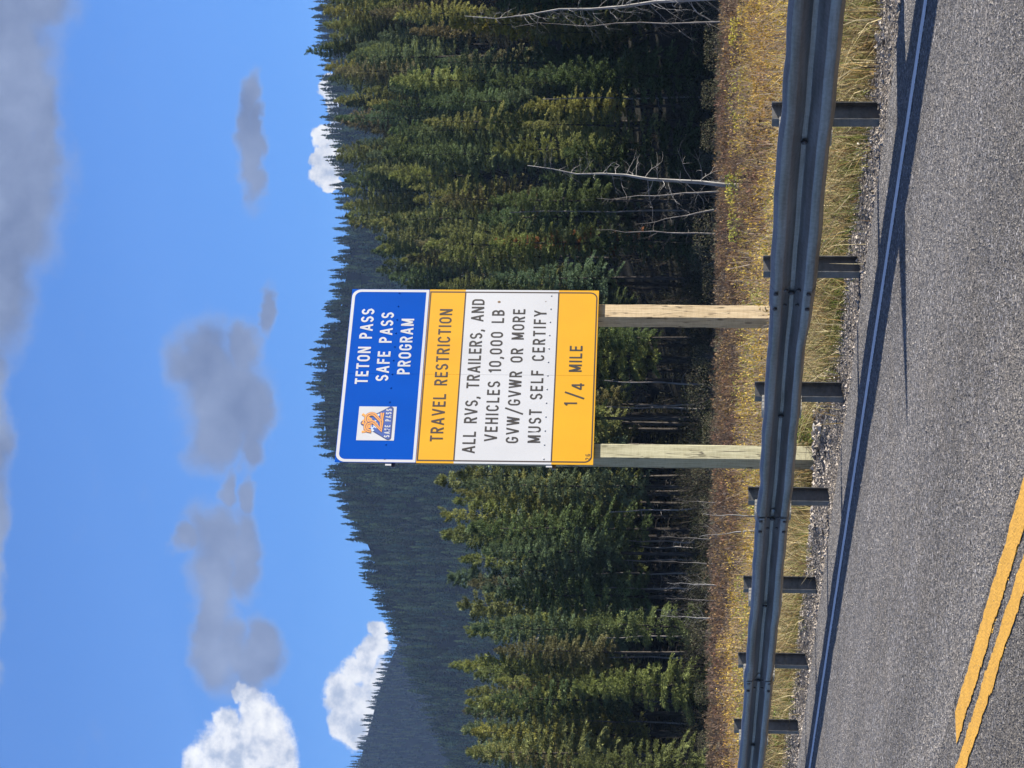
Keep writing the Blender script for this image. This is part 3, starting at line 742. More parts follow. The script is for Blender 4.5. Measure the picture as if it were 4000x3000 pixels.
    for P in ([(.26, .58), (.30, .66), (.335, .62), (.38, .66), (.385, .55), (.33, .60), (.30, .54)], [(.44, .47), (.50, .56), (.55, .60), (.60, .55), (.57, .50), (.54, .54), (.505, .46), (.48, .50)], [(.70, .50), (.74, .56), (.80, .43), (.77, .46), (.75, .42)], [(.35, .50), (.42, .60), (.45, .55), (.40, .46)]):
        poly(b, [(U(q[0]), V(q[1])) for q in P], -.0026)
    bld(b, 'snow_shapes', M_snow, em)
    def strokes(name, m, S, th, y, sc=w_):
        b = MB()
        for i, pts in enumerate(S):
            for pl in stroke_polys([(U(p[0]), V(p[1])) for p in pts], th * sc): poly(b, pl, y - .00025 * i)
        return bld(b, name, m, em)
    wy = [[(.245, .875), (.275, .66)], [(.275, .66), (.345, .83)], [(.345, .83), (.395, .655)], [(.395, .655), (.52, .885)], [(.555, .875), (.625, .76)], [(.77, .90), (.60, .64)]]
    strokes('letter_mark', M_orange, wy, .062, -.0032)
    def two(dx, dz, k=1.0):
        return [(dx + .0 * k, dz + .25 * k)] + [(dx + .12 * k + .12 * k * math.cos(R(q)), dz + .27 * k + .12 * k * math.sin(R(q))) for q in range(180, -45, -20)] + [(dx + .03 * k, dz + .03 * k), (dx + .27 * k, dz + .03 * k)]
    n2 = [two(.27, .335, 1.15), two(.50, .335, 1.15)]
    n2 = [[(p[0], p[1]) for p in q] for q in n2]
    strokes('number_outline', M_navy, n2, .112, -.0040)
    strokes('number_mark', M_orange, n2, .092, -.0048)
    strokes('number_inline', M_navy, n2, .014, -.0056)
    b = MB(); text_mesh(b, 'SAFE PASS', U(.09), U(.93), V(.125), .150 * h_, -.0030, .20, .80); bld(b, 'emblem_lettering', M_swhite, em)
    # back structure
    for z in (.502, 2.361):
        b = MB(); b.box(-.035, W - .03, .0065, .011, Z(z - .03), Z(z + .04)); b.box(-.032, W - .032, .011, .058, Z(z - .03), Z(z - .025)); b.box(-.03, W - .034, .058, .063, Z(z - .07), Z(z - .025))
        bld(b, 'wind_beam', M_alu)
    # timber legs
    for x, m_, top in ((.245, M_wood_green, HH - .12), (2.262, M_wood_tan, HH - .12)):
        b = MB(); hw = .103; y0, y1 = .066, .262; n = 22
        vs = []
        for i in range(n + 1):
            z = -.3 + (Z(top) + .3) * i / n; q = [0.0025 * math.sin(i * 1.3 + j * 2 + x * 5) for j in range(8)]
            lx = -lean * (Z(top) - z) * 0.15
            c = .012
            for j, (px, py) in enumerate(((-hw + c, y0), (hw - c, y0), (hw, y0 + c), (hw, y1 - c), (hw - c, y1), (-hw + c, y1), (-hw, y1 - c), (-hw, y0 + c))):
                vs.append((x + lx + px + q[j], py + q[(j + 3) % 8] * .6, z))
        fs = [(i * 8 + j, i * 8 + (j + 1) % 8, (i + 1) * 8 + (j + 1) % 8, (i + 1) * 8 + j) for i in range(n) for j in range(8)] + [tuple(range(n * 8, n * 8 + 8))]
        b.add(vs, fs)
        lg = bld(b, 'leg', m_)
        lg['label'] = 'grey-green treated timber leg' if m_ is M_wood_green else 'tan sawn timber leg'
build_sign()
#PART2
# ------------------------------------------------------------------ conifers
def conifer_parts(name, seed, Ht, Rd, base, lump=0.3, dens=1.0, leaf=0.20, dead_low=True):
    """crown of needle sprays and a trunk, growing from the origin; returns two meshes"""
    g = np.random.default_rng(seed); q = random.Random(seed)
    zb = Ht * base; z = zb; top = Ht; ph = g.uniform(0, 6.28, 4)
    Os = []; Ns = []; Ds = []; Ls = []
    def bough(az, z0, L, el, wid, n):
        """a drooping fan of needles: dense, flat, widest past the middle"""
        c, sn = math.cos(az), math.sin(az)
        fr = g.beta(1.7, 1.25, n); s_ = fr * L
        half = wid * (np.sin(np.pi * np.clip(fr * .78 + .14, 0, 1)) ** 1.1)
        lat = g.uniform(-1, 1, n) * half
        # side twigs make the fan lobed instead of solid
        lobes = np.cos(lat / max(wid, .05) * 7 + fr * 9 + g.uniform(0, 6)); keep = lobes > g.uniform(-1.15, .55, n)
        fr, s_, lat = fr[keep], s_[keep], lat[keep]; n = len(fr)
        drop = .34 * L * np.clip(fr - .25, 0, 1) ** 1.6; slope = math.tan(el)
        zz = z0 + s_ * slope - drop - .18 * np.abs(lat) + g.normal(0, .045, n)
        Os.append(np.stack([c * s_ - sn * lat, sn * s_ + c * lat, zz], -1))
        sl = slope - .34 * 1.6 * np.clip(fr - .25, 0.001, 1) ** .6      # dz/ds along the bough
        nn = np.stack([-sl * c, -sl * sn, np.ones(n)], -1) + g.normal(0, .42, (n, 3))
        Ns.append(nn / np.linalg.norm(nn, axis=1)[:, None])
        sp = np.sign(lat) * (.5 + .4 * g.random(n))
        Ds.append(np.stack([c - sn * sp, sn + c * sp, sl], -1) + g.normal(0, .25, (n, 3)))
        Ls.append(leaf * g.uniform(.6, 1.35, n) * min(1, .55 + .3 * L))
    while z < top - 0.5:
        f = (z - zb) / (top - zb)
        r = Rd * ((1 - f) ** 0.78) * (0.55 + 0.45 * min(1, f / 0.22)) + 0.10
        nb = max(4, int(round((3.6 + 1.35 * r) * dens))); a0 = g.uniform(0, 6.28)
        for k in range(nb):
            az = a0 + 6.283 * k / nb + g.normal(0, 0.30)
            L = r * (0.68 + 0.46 * g.random()) * (1 + lump * math.sin(2 * az + ph[0] + z * .9) * math.sin(z * 1.3 + ph[1]))
            if g.random() < 0.08: L *= 1.25
            if g.random() < 0.14 * (1 - f): continue
            el = 0.85 * f ** 1.5 - 0.12 * (1 - f) + g.normal(0, 0.12)
            bough(az, z + g.normal(0, .13), L, el, .13 + .27 * L, int(95 + 150 * L))
        z += g.uniform(0.40, 0.66) * (0.62 + .38 * (1 - f)) * (1.0 if Ht > 8 else .78)
    for k in range(8):
        for a3 in range(4): bough(g.uniform(0, 6.28), top - .75 + k * .085, .34 - .032 * k, .75, .09, 26)
    O = np.concatenate(Os); nrm = np.concatenate(Ns); D = np.concatenate(Ds); l = np.concatenate(Ls)[:, None]; n = len(O)
    D -= nrm * (D * nrm).sum(1)[:, None]; D /= (np.linalg.norm(D, axis=1)[:, None] + 1e-6)
    S = np.cross(nrm, D); wd = l * g.uniform(.17, .26, n)[:, None]
    V = np.stack([O, O + D * l * .5 + S * wd, O + D * l, O + D * l * .55 - S * wd], 1).reshape(-1, 3)
    crown = tri_mesh(name + '_crown', V, M_fol, nper=4)
    b = MB(); n = 7; r0 = 0.010 * Ht + 0.02
    b.tube([(0.05 * math.sin(i * 1.1 + seed), 0.05 * math.sin(i * 1.7), -0.6 + (Ht + .45) * i / n) for i in range(n + 1)], [r0 * (1 - .93 * i / n) for i in range(n + 1)], 6)
    if dead_low:      # bare dead twigs under the crown
        for k in range(int(14 * base * Ht / 4) + 4):
            zz = q.uniform(.12, 1) * max(zb, 1.0); az = q.uniform(0, 6.28); L = q.uniform(.3, .9) * Rd * .7
            b.tube([(0, 0, zz), (math.cos(az) * L * .6, math.sin(az) * L * .6, zz - .06 * L), (math.cos(az) * L, math.sin(az) * L, zz - .3 * L)], [.016, .010, .004], 3, False)
    b2 = bpy.data.meshes.new(name + '_trunk'); b2.from_pydata(b.v, [], b.f); b2.materials.append(M_bark); b2.update()
    return crown, b2, Ht, Rd

VAR = []
specs = [(17, 2.3, .38), (19, 2.5, .42), (15, 2.4, .30), (18, 2.0, .46), (20, 2.7, .36), (16, 2.1, .28), (14, 2.5, .30), (21, 2.3, .48), (17, 2.9, .35), (15, 1.9, .40)]
for i, (h_, r_, b_) in enumerate(specs): VAR.append(conifer_parts('conifer', 100 + i, h_, r_, b_, lump=.25 + .05 * (i % 4)))
YOUNG = [conifer_parts('young_conifer', 300 + i, h_, r_, .03, lump=.2, dens=1.25, leaf=.17, dead_low=False) for i, (h_, r_) in enumerate([(8.0, 2.0), (6.0, 1.3), (9.5, 2.3)])]
THIN = [conifer_parts('sparse_conifer', 400 + i, h_, r_, b_, lump=.5, dens=.6, leaf=.19) for i, (h_, r_, b_) in enumerate([(16, 1.3, .3), (18, 1.5, .5)])]

TONES = {
 'olive green': (0.215, 0.235, 0.085), 'yellow-green': (0.260, 0.272, 0.090), 'dark green': (0.115, 0.155, 0.064),
 'blue-green': (0.130, 0.178, 0.096), 'brownish': (0.205, 0.188, 0.095)}
LABELS = {}
N_ORD = ['first', 'second', 'third', 'fourth', 'fifth', 'sixth', 'seventh']
POST_U = [110, 362, 656, 992, 1392, 1869, 2458]
def column_phrase(u):
    i = int(np.argmin([abs(u - q) for q in POST_U]))
    if i == 0: return "beside photo's lowest guardrail post"
    if i == 6: return "beside photo's topmost guardrail post"
    if i == 3: return "near the grey-green sign leg"
    if i == 4: return "behind the middle of the sign"
    if i == 5: return "near the tan sign leg"
    return "level with photo's %s-lowest guardrail post" % N_ORD[i]
def plant(var, x, y, scale, tone, label=None, group=None, name='conifer', rz=None, sx=1.0, lean=None):
    crown, trunk, Ht, Rd = var
    col = TONES.get(tone, tone); z = float(H(x, y))
    e = empty(name, (x, y, z), random.uniform(0, 6.28) if rz is None else rz)
    e.scale = (scale * sx, scale * sx, scale)
    if lean: e.rotation_euler.x, e.rotation_euler.y = lean
    k = random.uniform(.85, 1.15)
    c = link('crown', crown, e); c.color = (col[0] * k * random.uniform(.92, 1.08), col[1] * k, col[2] * k * random.uniform(.9, 1.1), 1)
    link('trunk', trunk, e)
    tag(e, label, 'conifer', group)
    return e, z + Ht * scale

TREES = []
def forest():
    pts = []
    # level stand: the photo's lower half and behind the sign
    rows = [(161, 3.3), (167, 3.0), (174, 3.0), (182, 3.0), (190, 3.1), (199, 3.2)]
    for ri, (Y, dx) in enumerate(rows):
        x = -.172 * Y + rng.uniform(0, dx)
        while x < -.004 * Y:
            pts.append((x + rng.normal(0, .5), Y + rng.normal(0, 2.0), 0, ri)); x += dx * rng.uniform(.75, 1.25)
    # hillside stand
    Y = 162.0; ri = 0
    while Y < 352:
        dx = 4.4 if Y < 200 else 4.9 if Y < 318 else 2.9
        x = -.012 * Y + rng.uniform(0, dx)
        while x < .172 * Y:
            pts.append((x + rng.normal(0, .8), Y + rng.normal(0, 3.2), 1, ri)); x += dx * rng.uniform(.75, 1.25)
        Y += (7.5 if Y < 185 else 11.5 if Y < 312 else 9); ri += 1
    return pts
pts = forest()
tone_names = list(TONES)
made = []
for (x, y, side, ri) in pts:
    a = x / y
    z = float(H(x, y))
    if side == 0:
        # skyline of the level stand rises towards the sign
        tgt = np.interp(a, [-.17, -.15, -.1, -.075, -.05, -.034, 0], [.087, .087, .0885, .0895, .094, .100, .104]) * y + HC - z
        hgt = tgt * (rng.uniform(.80, 1.0) if ri < 3 else rng.uniform(.92, 1.04))
        p = [.40, .24, .14, .12, .10]
    else:
        tgt = 17 if y > 200 else 13.5
        hgt = tgt * rng.uniform(.66, 1.12) if y < 318 else tgt * rng.uniform(.9, 1.15)
        # trees thin out into the gap between the two stands
        if a < .04 and y > 215: hgt *= .85
        lim = np.interp(a, [-.02, .02, .036, .05, .072, .1, .15, .2], [.10, .106, .117, .129, .1365, .140, .147, .150]) * y + HC - z
        hgt = min(hgt, lim * (rng.uniform(.97, 1.01) if rng.random() < .5 else rng.uniform(.78, .97))) if lim > 4 else 0
        p = [.30, .18, .28, .14, .10]
    if hgt < 4.5: continue
    tone = rng.choice(tone_names, p=p)
    vs = THIN if rng.random() < .09 else VAR
    var = vs[rng.integers(len(vs))]
    sc = hgt / var[2]
    made.append((x, y, sc, tone, var, side, hgt, vs is THIN))
SHOW = [m for m in made]
# keep the ones the frame shows as individuals
vis = []
rest = []
for m_ in SHOW:
    x, y = m_[0], m_[1]; z = float(H(x, y)); u, v = proj((x, y, z + m_[6]))
    (vis if -60 < u < 3060 else rest).append((m_, u, v))
if len(vis) > 282:
    vis.sort(key=lambda q: q[0][1]); rest += vis[282:]; vis = vis[:282]
row_of = lambda m_, v: None
for (m_, u, v) in vis:
    x, y, sc, tone, var, side, hgt, thin = m_
    if side == 0: row = 'at the forest edge' if y < 168 else ('behind the first row' if y < 183 else 'topping the level stand')
    else:
        row = 'at the foot of the hillside' if y < 182 else 'low on the hillside' if y < 222 else 'halfway up the hillside' if y < 275 else 'high on the hillside' if y < 322 else 'on the hillside skyline'
    cp = column_phrase(u) or 'behind the sign panel'
    kind = ('sparse ' if thin else '') + tone
    lab = '%s conifer %s %s' % (kind, row, cp)
    e, _ = plant(var, x, y, sc, tone, lab, None, sx=rng.uniform(.78, 1.12) if side == 0 else rng.uniform(.82, 1.28))
    LABELS.setdefault(lab, []).append(e)
for lab, es in LABELS.items():
    for e in es: e['group'] = 'conifers ' + lab.split(' conifer ')[1] if len(es) > 1 else 'conifers of the near forest'
print('near trees', len(vis), 'rest', len(rest), 'labels', len(LABELS))

def single(u, vtop, Y, hgt, var, tone, label, cat='conifer', sx=1.0, name='conifer', lean=None):
    p = at(u, vtop, Y); x = p.x
    if hgt is None: hgt = p.z - float(H(x, Y))
    e, _ = plant(var, x, Y, hgt / var[2], tone, label, None, name=name, sx=sx, lean=lean); e['category'] = cat; e['group'] = 'conspicuous single trees'; return e
single(326, 2256, 150, 8.2, YOUNG[0], (0.162, 0.196, 0.071), "broad bright young spruce at the forest edge near the photo's bottom edge", sx=1.0, name='young_spruce')
single(20, 2300, 146, 8.0, YOUNG[2], (0.162, 0.184, 0.065), "young spruce cut by the photo's bottom edge beside the meadow", sx=.95, name='young_spruce')
single(560, 2225, 152, 8.6, YOUNG[1], (0.145, 0.167, 0.058), 'slim young spruce before the dark gap in the forest edge', sx=.8, name='young_spruce')
single(2060, 2260, 152, 7.6, YOUNG[2], (0.068, 0.099, 0.046), 'soft dark young fir just past the tan sign leg', sx=.95, name='young_fir')  # the dark firs carry the slope foot's shade in their crown colour
single(2400, 2150, 153, 9.3, YOUNG[0], (0.068, 0.099, 0.041), 'broad dark fir right behind the leaning white snag', sx=1.1, name='young_fir')
single(2700, 2130, 154, 10, YOUNG[2], (0.071, 0.102, 0.041), "wide dark fir at the foot of the slope near the photo's top edge", sx=1.1, name='young_fir')
single(2056, 1915, 171, None, THIN[0], (.36, .15, .06), 'dying conifer with rust-red crown above the tan sign leg', sx=.8)
single(2905, 1765, 186, None, VAR[5], (.34, .30, .05), 'bright yellow-green larch-like conifer beside the tall grey snag', sx=1.0)
single(2802, 1195, 330, None, VAR[3], (0.085, 0.119, 0.051), "lone spire standing above the skyline near the photo's top edge", sx=1.0)

def merged_conifers(name, items, label, base0=.12):
    """a distant mass of small conifers: jagged whorls, one mesh"""
    Vs = []; Cs = []
    for (x, y, z, h_, r_, col, nl, ns) in items:
        g = rng
        th = g.uniform(0, 6.28, (nl, ns)); f = (np.arange(nl) + g.uniform(-.3, .3, nl)) / nl
        f = np.clip(f, 0, .97)
        rr = (r_ * (1 - f) ** .55)[:, None] * g.uniform(.7, 1.3, (nl, ns)) + .08
        zz = (h_ * (base0 + (.98 - base0) * f))[:, None] + 0 * th
        hw = rr * (2.6 / ns); lift = h_ / nl * 1.25
        ca, sa = np.cos(th), np.sin(th)
        tip = np.stack([ca * rr, sa * rr, zz - lift * .35], -1)
        b0 = np.stack([-sa * hw + ca * rr * .25, ca * hw + sa * rr * .25, zz + lift * .1], -1)
        b1 = np.stack([ca * .05 * rr, sa * .05 * rr, zz + lift * .75], -1)
        b2 = np.stack([sa * hw + ca * rr * .25, -ca * hw + sa * rr * .25, zz + lift * .1], -1)
        T = np.stack([b0, tip, b2, b1], 2).reshape(-1, 3) + np.array([x, y, z])
        Vs.append(T); Cs.append(np.repeat((np.array(col) * g.uniform(.75, 1.25, (nl * ns, 1))), 1, axis=0))
    me = tri_mesh(name, np.concatenate(Vs), M_far, np.concatenate(Cs), nper=4)
    o = link(name, me); tag(o, label, 'forest', kind='stuff'); return o
PAL = [np.array(TONES[k]) * .72 for k in TONES]
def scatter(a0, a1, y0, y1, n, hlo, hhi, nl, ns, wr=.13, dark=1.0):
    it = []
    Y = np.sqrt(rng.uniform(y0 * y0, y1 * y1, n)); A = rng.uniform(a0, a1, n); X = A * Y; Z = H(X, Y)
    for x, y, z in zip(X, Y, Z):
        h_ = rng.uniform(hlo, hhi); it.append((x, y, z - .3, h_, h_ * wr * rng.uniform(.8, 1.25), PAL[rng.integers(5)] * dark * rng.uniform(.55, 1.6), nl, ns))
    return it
items = [(m_[0], m_[1], float(H(m_[0], m_[1])), m_[6], m_[4][3] * m_[2] * 1.1, TONES[m_[3]], 44, 15) for (m_, u, v) in rest]
items += scatter(-.30, -.02, 206, 300, 420, 11, 15.0, 42, 14)
items += scatter(-.42, -.19, 160, 300, 260, 13, 17, 30, 11) + scatter(.19, .42, 190, 340, 360, 13, 17, 30, 11) + scatter(.172, .34, 140, 196, 110, 15, 21, 44, 13)
merged_conifers('shade_toned_thicket', scatter(-.19, -.01, 203, 232, 230, 5, 9, 26, 13, .24, .35), 'low filler trees behind the front row, stand shade put into their colour', .03)  # low fill added behind the stand; woodland shade put into its dark tone
merged_conifers('forest_behind', items, 'dense conifer forest continuing behind and beside the nearest trees', .30)
ridge = [(a * YB, YB + rng.uniform(-22, 6), 0) for a in np.cumsum(rng.gamma(2.2, .0014, 150)) - .22]
it = scatter(-.26, .26, 1180, 1800, 6200, 10, 17, 11, 8, .22, 1.5)
for (x, y, _) in ridge:
    h_ = rng.uniform(10, 14) * (1.3 if rng.random() < .06 else 1) * (1 + .16 * math.sin(x * .05) * math.sin(x * .021 + 1)); it.append((x + rng.normal(0, 1.5), y, float(H(x, y)) - .3, h_, h_ * rng.uniform(.22, .30), PAL[rng.integers(5)] * 1.4, 12, 9))
merged_conifers('ridge_forest', it, 'forest covering the long ridge behind the sign')
it = scatter(-.30, -.06, 2750, 3600, 6500, 12, 18, 7, 7, .21)
for a in np.arange(-.24, -.07, .002):
    x = a * YC + rng.normal(0, 2); y = YC + rng.uniform(-20, 5); h_ = rng.uniform(11, 20)
    it.append((x, y, float(H(x, y)) - .3, h_, h_ * .15, PAL[rng.integers(5)], 8, 6))
merged_conifers('far_hill_forest', it, "forest on the farthest blue hill near the photo's bottom edge")

# ------------------------------------------------------------------ dead snags and bare saplings
def snag(name, base, top, r0, nbr, blen, label, cat, mat_=None, droop=.5, side=0.0, seed=1, curl=.35, zmin=.15, sub=True, group='dead standing trees'):
    q = random.Random(seed); base = Vector(base); top = Vector(top)
    e = empty(name, base); tag(e, label, cat, group)
    ax = top - base; Ht = ax.length
    pts = [ax * (i / 9) + Vector((math.sin(i * 1.9 + seed) * .012 * Ht, math.sin(i * 1.3) * .012 * Ht, 0)) * (i / 9) for i in range(10)]
    pts[0] = pts[0] - Vector((0, 0, .3))
    b = MB(); b.tube(pts, [r0 * (1 - .9 * i / 9) for i in range(10)], 7); b.build('trunk', mat_ or M_dead, e, smooth=True)
    b = MB()
    def limb(p, d, L, r, depth):
        P = [p]; cur = Vector(d); n = 6
        for i in range(n):
            cur = (cur + Vector((q.gauss(0, curl * .5), q.gauss(0, curl * .5), q.gauss(0, curl * .5) - droop * .18 + (.22 if i > n * .6 else 0)))).normalized()
            P.append(P[-1] + cur * L / n)
        b.tube(P, [r * (1 - .85 * i / n) for i in range(n + 1)], 4, False)
        if depth > 0:
            for _ in range(q.randint(2, 4)):
                i = q.randint(1, n - 1); dd = (cur + Vector((q.gauss(0, .8), q.gauss(0, .8), q.gauss(0, .5)))).normalized()
                limb(P[i], dd, L * q.uniform(.3, .55), r * .5, depth - 1)
    for k in range(nbr):
        f = zmin + (0.97 - zmin) * (k + q.random()) / nbr
        i = int(f * 9); p = pts[i].lerp(pts[min(i + 1, 9)], f * 9 - i)
        az = q.gauss(0, 1.0) if side > 0 else (q.gauss(3.14, 1.0) if side < 0 else q.uniform(0, 6.28))
        if abs(side) > 0 and q.random() > abs(side): az = q.uniform(0, 6.28)
        L = blen * q.uniform(.45, 1.15) * (1.1 - .65 * f)
        limb(p, (math.cos(az), math.sin(az), .15 - droop * .4 + q.gauss(0, .2)), L, r0 * .16 * (1.2 - f * .6), 1 if sub else 0)
    b.build('branches', mat_ or M_dead, e, smooth=True)
    return e
def gz(u, v, Y):
    p = at(u, v, Y); return (p.x, Y, float(H(p.x, Y)))
def tp(u, v, Y): return at(u, v, Y)
snag('dead_tree', gz(2269, 2939, 66), tp(2345, 2060, 66), .064, 34, 1.25, 'slender white dead tree leaning beyond the guardrail, bare branches along one side', 'dead tree', side=.72, seed=4, droop=.45)
snag('dead_tree', gz(3020, 2950, 68), tp(2925, 1815, 68), .062, 56, 1.4, "tall grey dead tree with many curling branches at the photo's top edge", 'dead tree', side=-.3, seed=9, droop=.9)
snag('dead_tree', gz(2915, 2950, 74), tp(2900, 2000, 74), .028, 44, 1.0, 'thin dim dead tree close beside the tall grey dead tree', 'dead tree', M_twig, seed=12, droop=.8)
snag('dead_tree', gz(2254, 2800, 120), tp(2222, 2330, 120), .05, 30, 1.2, 'small bare grey tree just behind the slender white dead tree', 'dead tree', M_twig, seed=15, droop=.1)
snag('dead_tree', gz(2190, 2810, 118), tp(2120, 2480, 118), .045, 22, 1.3, 'bare grey tree bending away from the slender white dead tree', 'dead tree', M_twig, seed=16, droop=-.2)
snag('dead_tree', gz(2085, 2800, 122), tp(2100, 2330, 122), .05, 24, 1.2, 'bare pale trunk in front of the soft dark young fir', 'dead tree', M_twig, seed=17, droop=.1)
for j, (u, vb, vt, Y, r0, nb, bl, lab, mt_) in enumerate([
        (1034, 2790, 2640, 105, .022, 14, .6, 'faint bare sapling beside the grey-green sign leg', M_twig),
        (892, 2790, 2570, 108, .026, 20, .8, 'bare grey sapling in front of the dark forest gap, second from the grey-green sign leg', M_twig),
        (796, 2800, 2575, 112, .026, 14, .8, 'slim bare sapling with two stems against the dark forest', M_twig),
        (712, 2800, 2605, 98, .034, 26, .9, 'pale bushy bare sapling, the brightest one against the dark forest', M_dead),
        (652, 2780, 2600, 112, .022, 14, .7, 'dim bare sapling between the two pale bushy ones', M_twig),
        (582, 2795, 2580, 100, .034, 26, .9, "pale bushy bare sapling nearer the photo's bottom edge", M_dead)]):
    snag('bare_sapling', gz(u, vb, Y), tp(u + 12, vt, Y), r0, nb, bl, lab, 'sapling', mt_, droop=-.7, seed=30 + j, curl=.4, zmin=.22, group='bare saplings at the forest edge')
snag('dead_branch', gz(982, 2960, 38), tp(990, 2745, 38), .018, 7, .5, 'white dead stem sticking out of the grass, straight one', 'dead branch', droop=-.8, seed=41, zmin=.45, group='dead stems in the grass')
snag('dead_branch', gz(940, 2960, 40), tp(905, 2730, 40), .016, 7, .6, 'white dead stem sticking out of the grass, tilted one', 'dead branch', droop=-.7, seed=43, zmin=.45, group='dead stems in the grass')
snag('dead_branch', gz(2800, 2990, 40), tp(2845, 2940, 38), .018, 4, .5, "curved white branch lying in the golden brush near the photo's top edge", 'dead branch', droop=-.2, seed=44, group='dead stems in the grass')
# leafless trunks standing inside the dark forest edge
POLES = [(1015, 2380, 2740), (880, 2440, 2760), (860, 2500, 2750), (815, 2380, 2700), (700, 2350, 2700), (760, 2330, 2720), (1100, 2420, 2740), (620, 2280, 2740), (1500, 2360, 2560), (1405, 2330, 2640), (1420, 2480, 2780), (2180, 1990, 2240), (2620, 2120, 2330), (520, 2360, 2740), (430, 2300, 2740), (180, 2230, 2360)]
for j, (u, vt, vb) in enumerate(POLES):
    Y = 158 + (j % 4) * 2.5
    p0 = gz(u, vb, Y); p1 = tp(u + random.uniform(-14, 14), vt, Y)
    b = MB(); e = empty('bare_tree', p0); ax = Vector(p1) - Vector(p0)
    pts_ = [ax * (i / 6) + Vector((.05 * math.sin(i * 2 + j), 0, 0)) for i in range(7)]
    b.tube(pts_, [.07 * (1 - .11 * i) for i in range(7)], 6); 
    for k in range(9):
        f = random.uniform(.15, .95); q0 = ax * f; az = random.uniform(0, 6.28); L = random.uniform(.3, .9)
        b.tube([q0, q0 + Vector((math.cos(az) * L * .6, math.sin(az) * L * .6, -.05)), q0 + Vector((math.cos(az) * L, math.sin(az) * L, -.3 * L))], [.018, .012, .005], 3, False)
    b.build('trunk', M_twig, e)
    tag(e, 'thin bare grey trunk without needles standing inside the dark forest edge', 'dead tree', 'bare trunks in the forest edge')

# ------------------------------------------------------------------ ground cover
def blades(N, fx, hlo, hhi, wid, pal, lean=.5, seg=2):
    """N curved blades; fx() gives x, y"""
    x, y = fx(N); z = H(x, y)
    h_ = rng.uniform(hlo, hhi, N); az = rng.uniform(0, 6.283, N); ln = np.abs(rng.normal(0, lean, N)) * h_
    fa = rng.uniform(0, 6.283, N); w = wid * rng.uniform(.6, 1.4, N)
    P0 = np.stack([x, y, z - .02], -1); D = np.stack([np.cos(az) * ln, np.sin(az) * ln, h_], -1)
    S = np.stack([np.cos(fa) * w, np.sin(fa) * w, 0 * w], -1)
    bend = np.stack([np.cos(az) * ln * .3, np.sin(az) * ln * .3, -.05 * h_], -1)
    P1 = P0 + D * .55 - bend; P2 = P0 + D
    V = np.stack([P0 - S, P0 + S, P1 + S * .7, P1 - S * .7, P1 - S * .7, P1 + S * .7, P2 + S * .12, P2 - S * .12], 1).reshape(-1, 3)
    idx = rng.integers(len(pal), size=N); col = np.array(pal)[idx] * rng.uniform(.7, 1.3, (N, 1))
    return V, np.repeat(col, 2, axis=0)
def in_view(y0, y1, am=.19, wmax=-.5, fade=None):
    def f(N):
        X = np.zeros(0); Yy = np.zeros(0)
        while len(X) < N:
            Y = np.sqrt(rng.uniform(y0 * y0, y1 * y1, N * 2)); A = rng.uniform(-am, am, N * 2); x = A * Y
            if fade: edge = Y + 9 * np.sin(x * .35 + 1) + 6 * np.sin(x * 1.1 + Y * .1) + rng.normal(0, 5, N * 2)
            uu = 1500 + F * A; ok = ~((np.abs(uu - 1185) < 40 + 5200 / Y) & (Y < 29.8)); ok &= road_w(x, Y) < wmax + 0.1 * np.sin(road_t(x, Y) * 2.1) + rng.normal(0, .08, N * 2); ok = ok & ((edge > fade[0]) & (edge < fade[1])) if fade else ok
            X = np.concatenate([X, x[ok]]); Yy = np.concatenate([Yy, Y[ok]])
        return X[:N], Yy[:N]
    return f
def near_edge(wa, wb, t0=-9, t1=24):
    def f(N):
        t = rng.uniform(t0, t1, N); w = rng.uniform(wb, wa, N)
        keep = np.sin(t * 2.3) + np.sin(t * .9 + 1) + rng.normal(0, .8, N)
        w = np.where(keep > -.2, w, w - .5)
        x = R0.x + RD.x * t + RN.x * w; y = R0.y + RD.y * t + RN.y * w; bare = (np.abs(1500 + F * x / y - 1185) < 40 + 5200 / y) & (y < 30)
        return np.where(bare, x - 3.5, x), y
    return f
def clumped(f, sc=.35, n=9):
    def g(N):
        m_ = N // n + 1; x, y = f(m_); x = np.repeat(x, n)[:N]; y = np.repeat(y, n)[:N]
        return x + rng.normal(0, sc * .4, N), y + rng.normal(0, sc * .4, N)
    return g
DRY = [(.40, .33, .18), (.32, .26, .13), (.48, .41, .25), (.24, .18, .09), (.36, .25, .10), (.28, .26, .11), (.20, .13, .07), (.18, .19, .06), (.13, .10, .06)]
GREEN = [(.10, .14, .03), (.14, .17, .04), (.20, .20, .06), (.08, .11, .025)]
GOLD = [(.20, .12, .07), (.34, .20, .06), (.40, .26, .06), (.46, .31, .06), (.28, .21, .12), (.42, .30, .07), (.48, .36, .08), (.28, .28, .07), (.38, .34, .09)]
PINK = [(.17, .09, .06), (.12, .08, .06), (.22, .14, .07), (.10, .08, .07), (.25, .17, .07)]
def stuff(name, parts, label, cat, m_):
    V = np.concatenate([p[0] for p in parts]); c = np.concatenate([p[1] for p in parts])
    me = tri_mesh(name, V, m_, c, nper=4); o = link(name, me); tag(o, label, cat, kind='stuff'); return o
stuff('grass', [
    blades(52000, clumped(in_view(15, 31, .2, -.52), .35), .08, .40, .005, DRY, 1.0),
    blades(14000, in_view(15, 30, .2, -.5), .06, .26, .006, DRY + GREEN, 1.5),
    blades(30000, clumped(near_edge(-.42, -1.5), .22, 14), .05, .22, .005, GREEN + [(.22, .2, .06)], .6),
    blades(1500, in_view(15, 30, .2, -1.0), .35, .75, .004, [(.55, .46, .28), (.48, .38, .2)], .7)],
    'dry golden roadside grass with green tufts behind the guardrail', 'grass', M_grass)
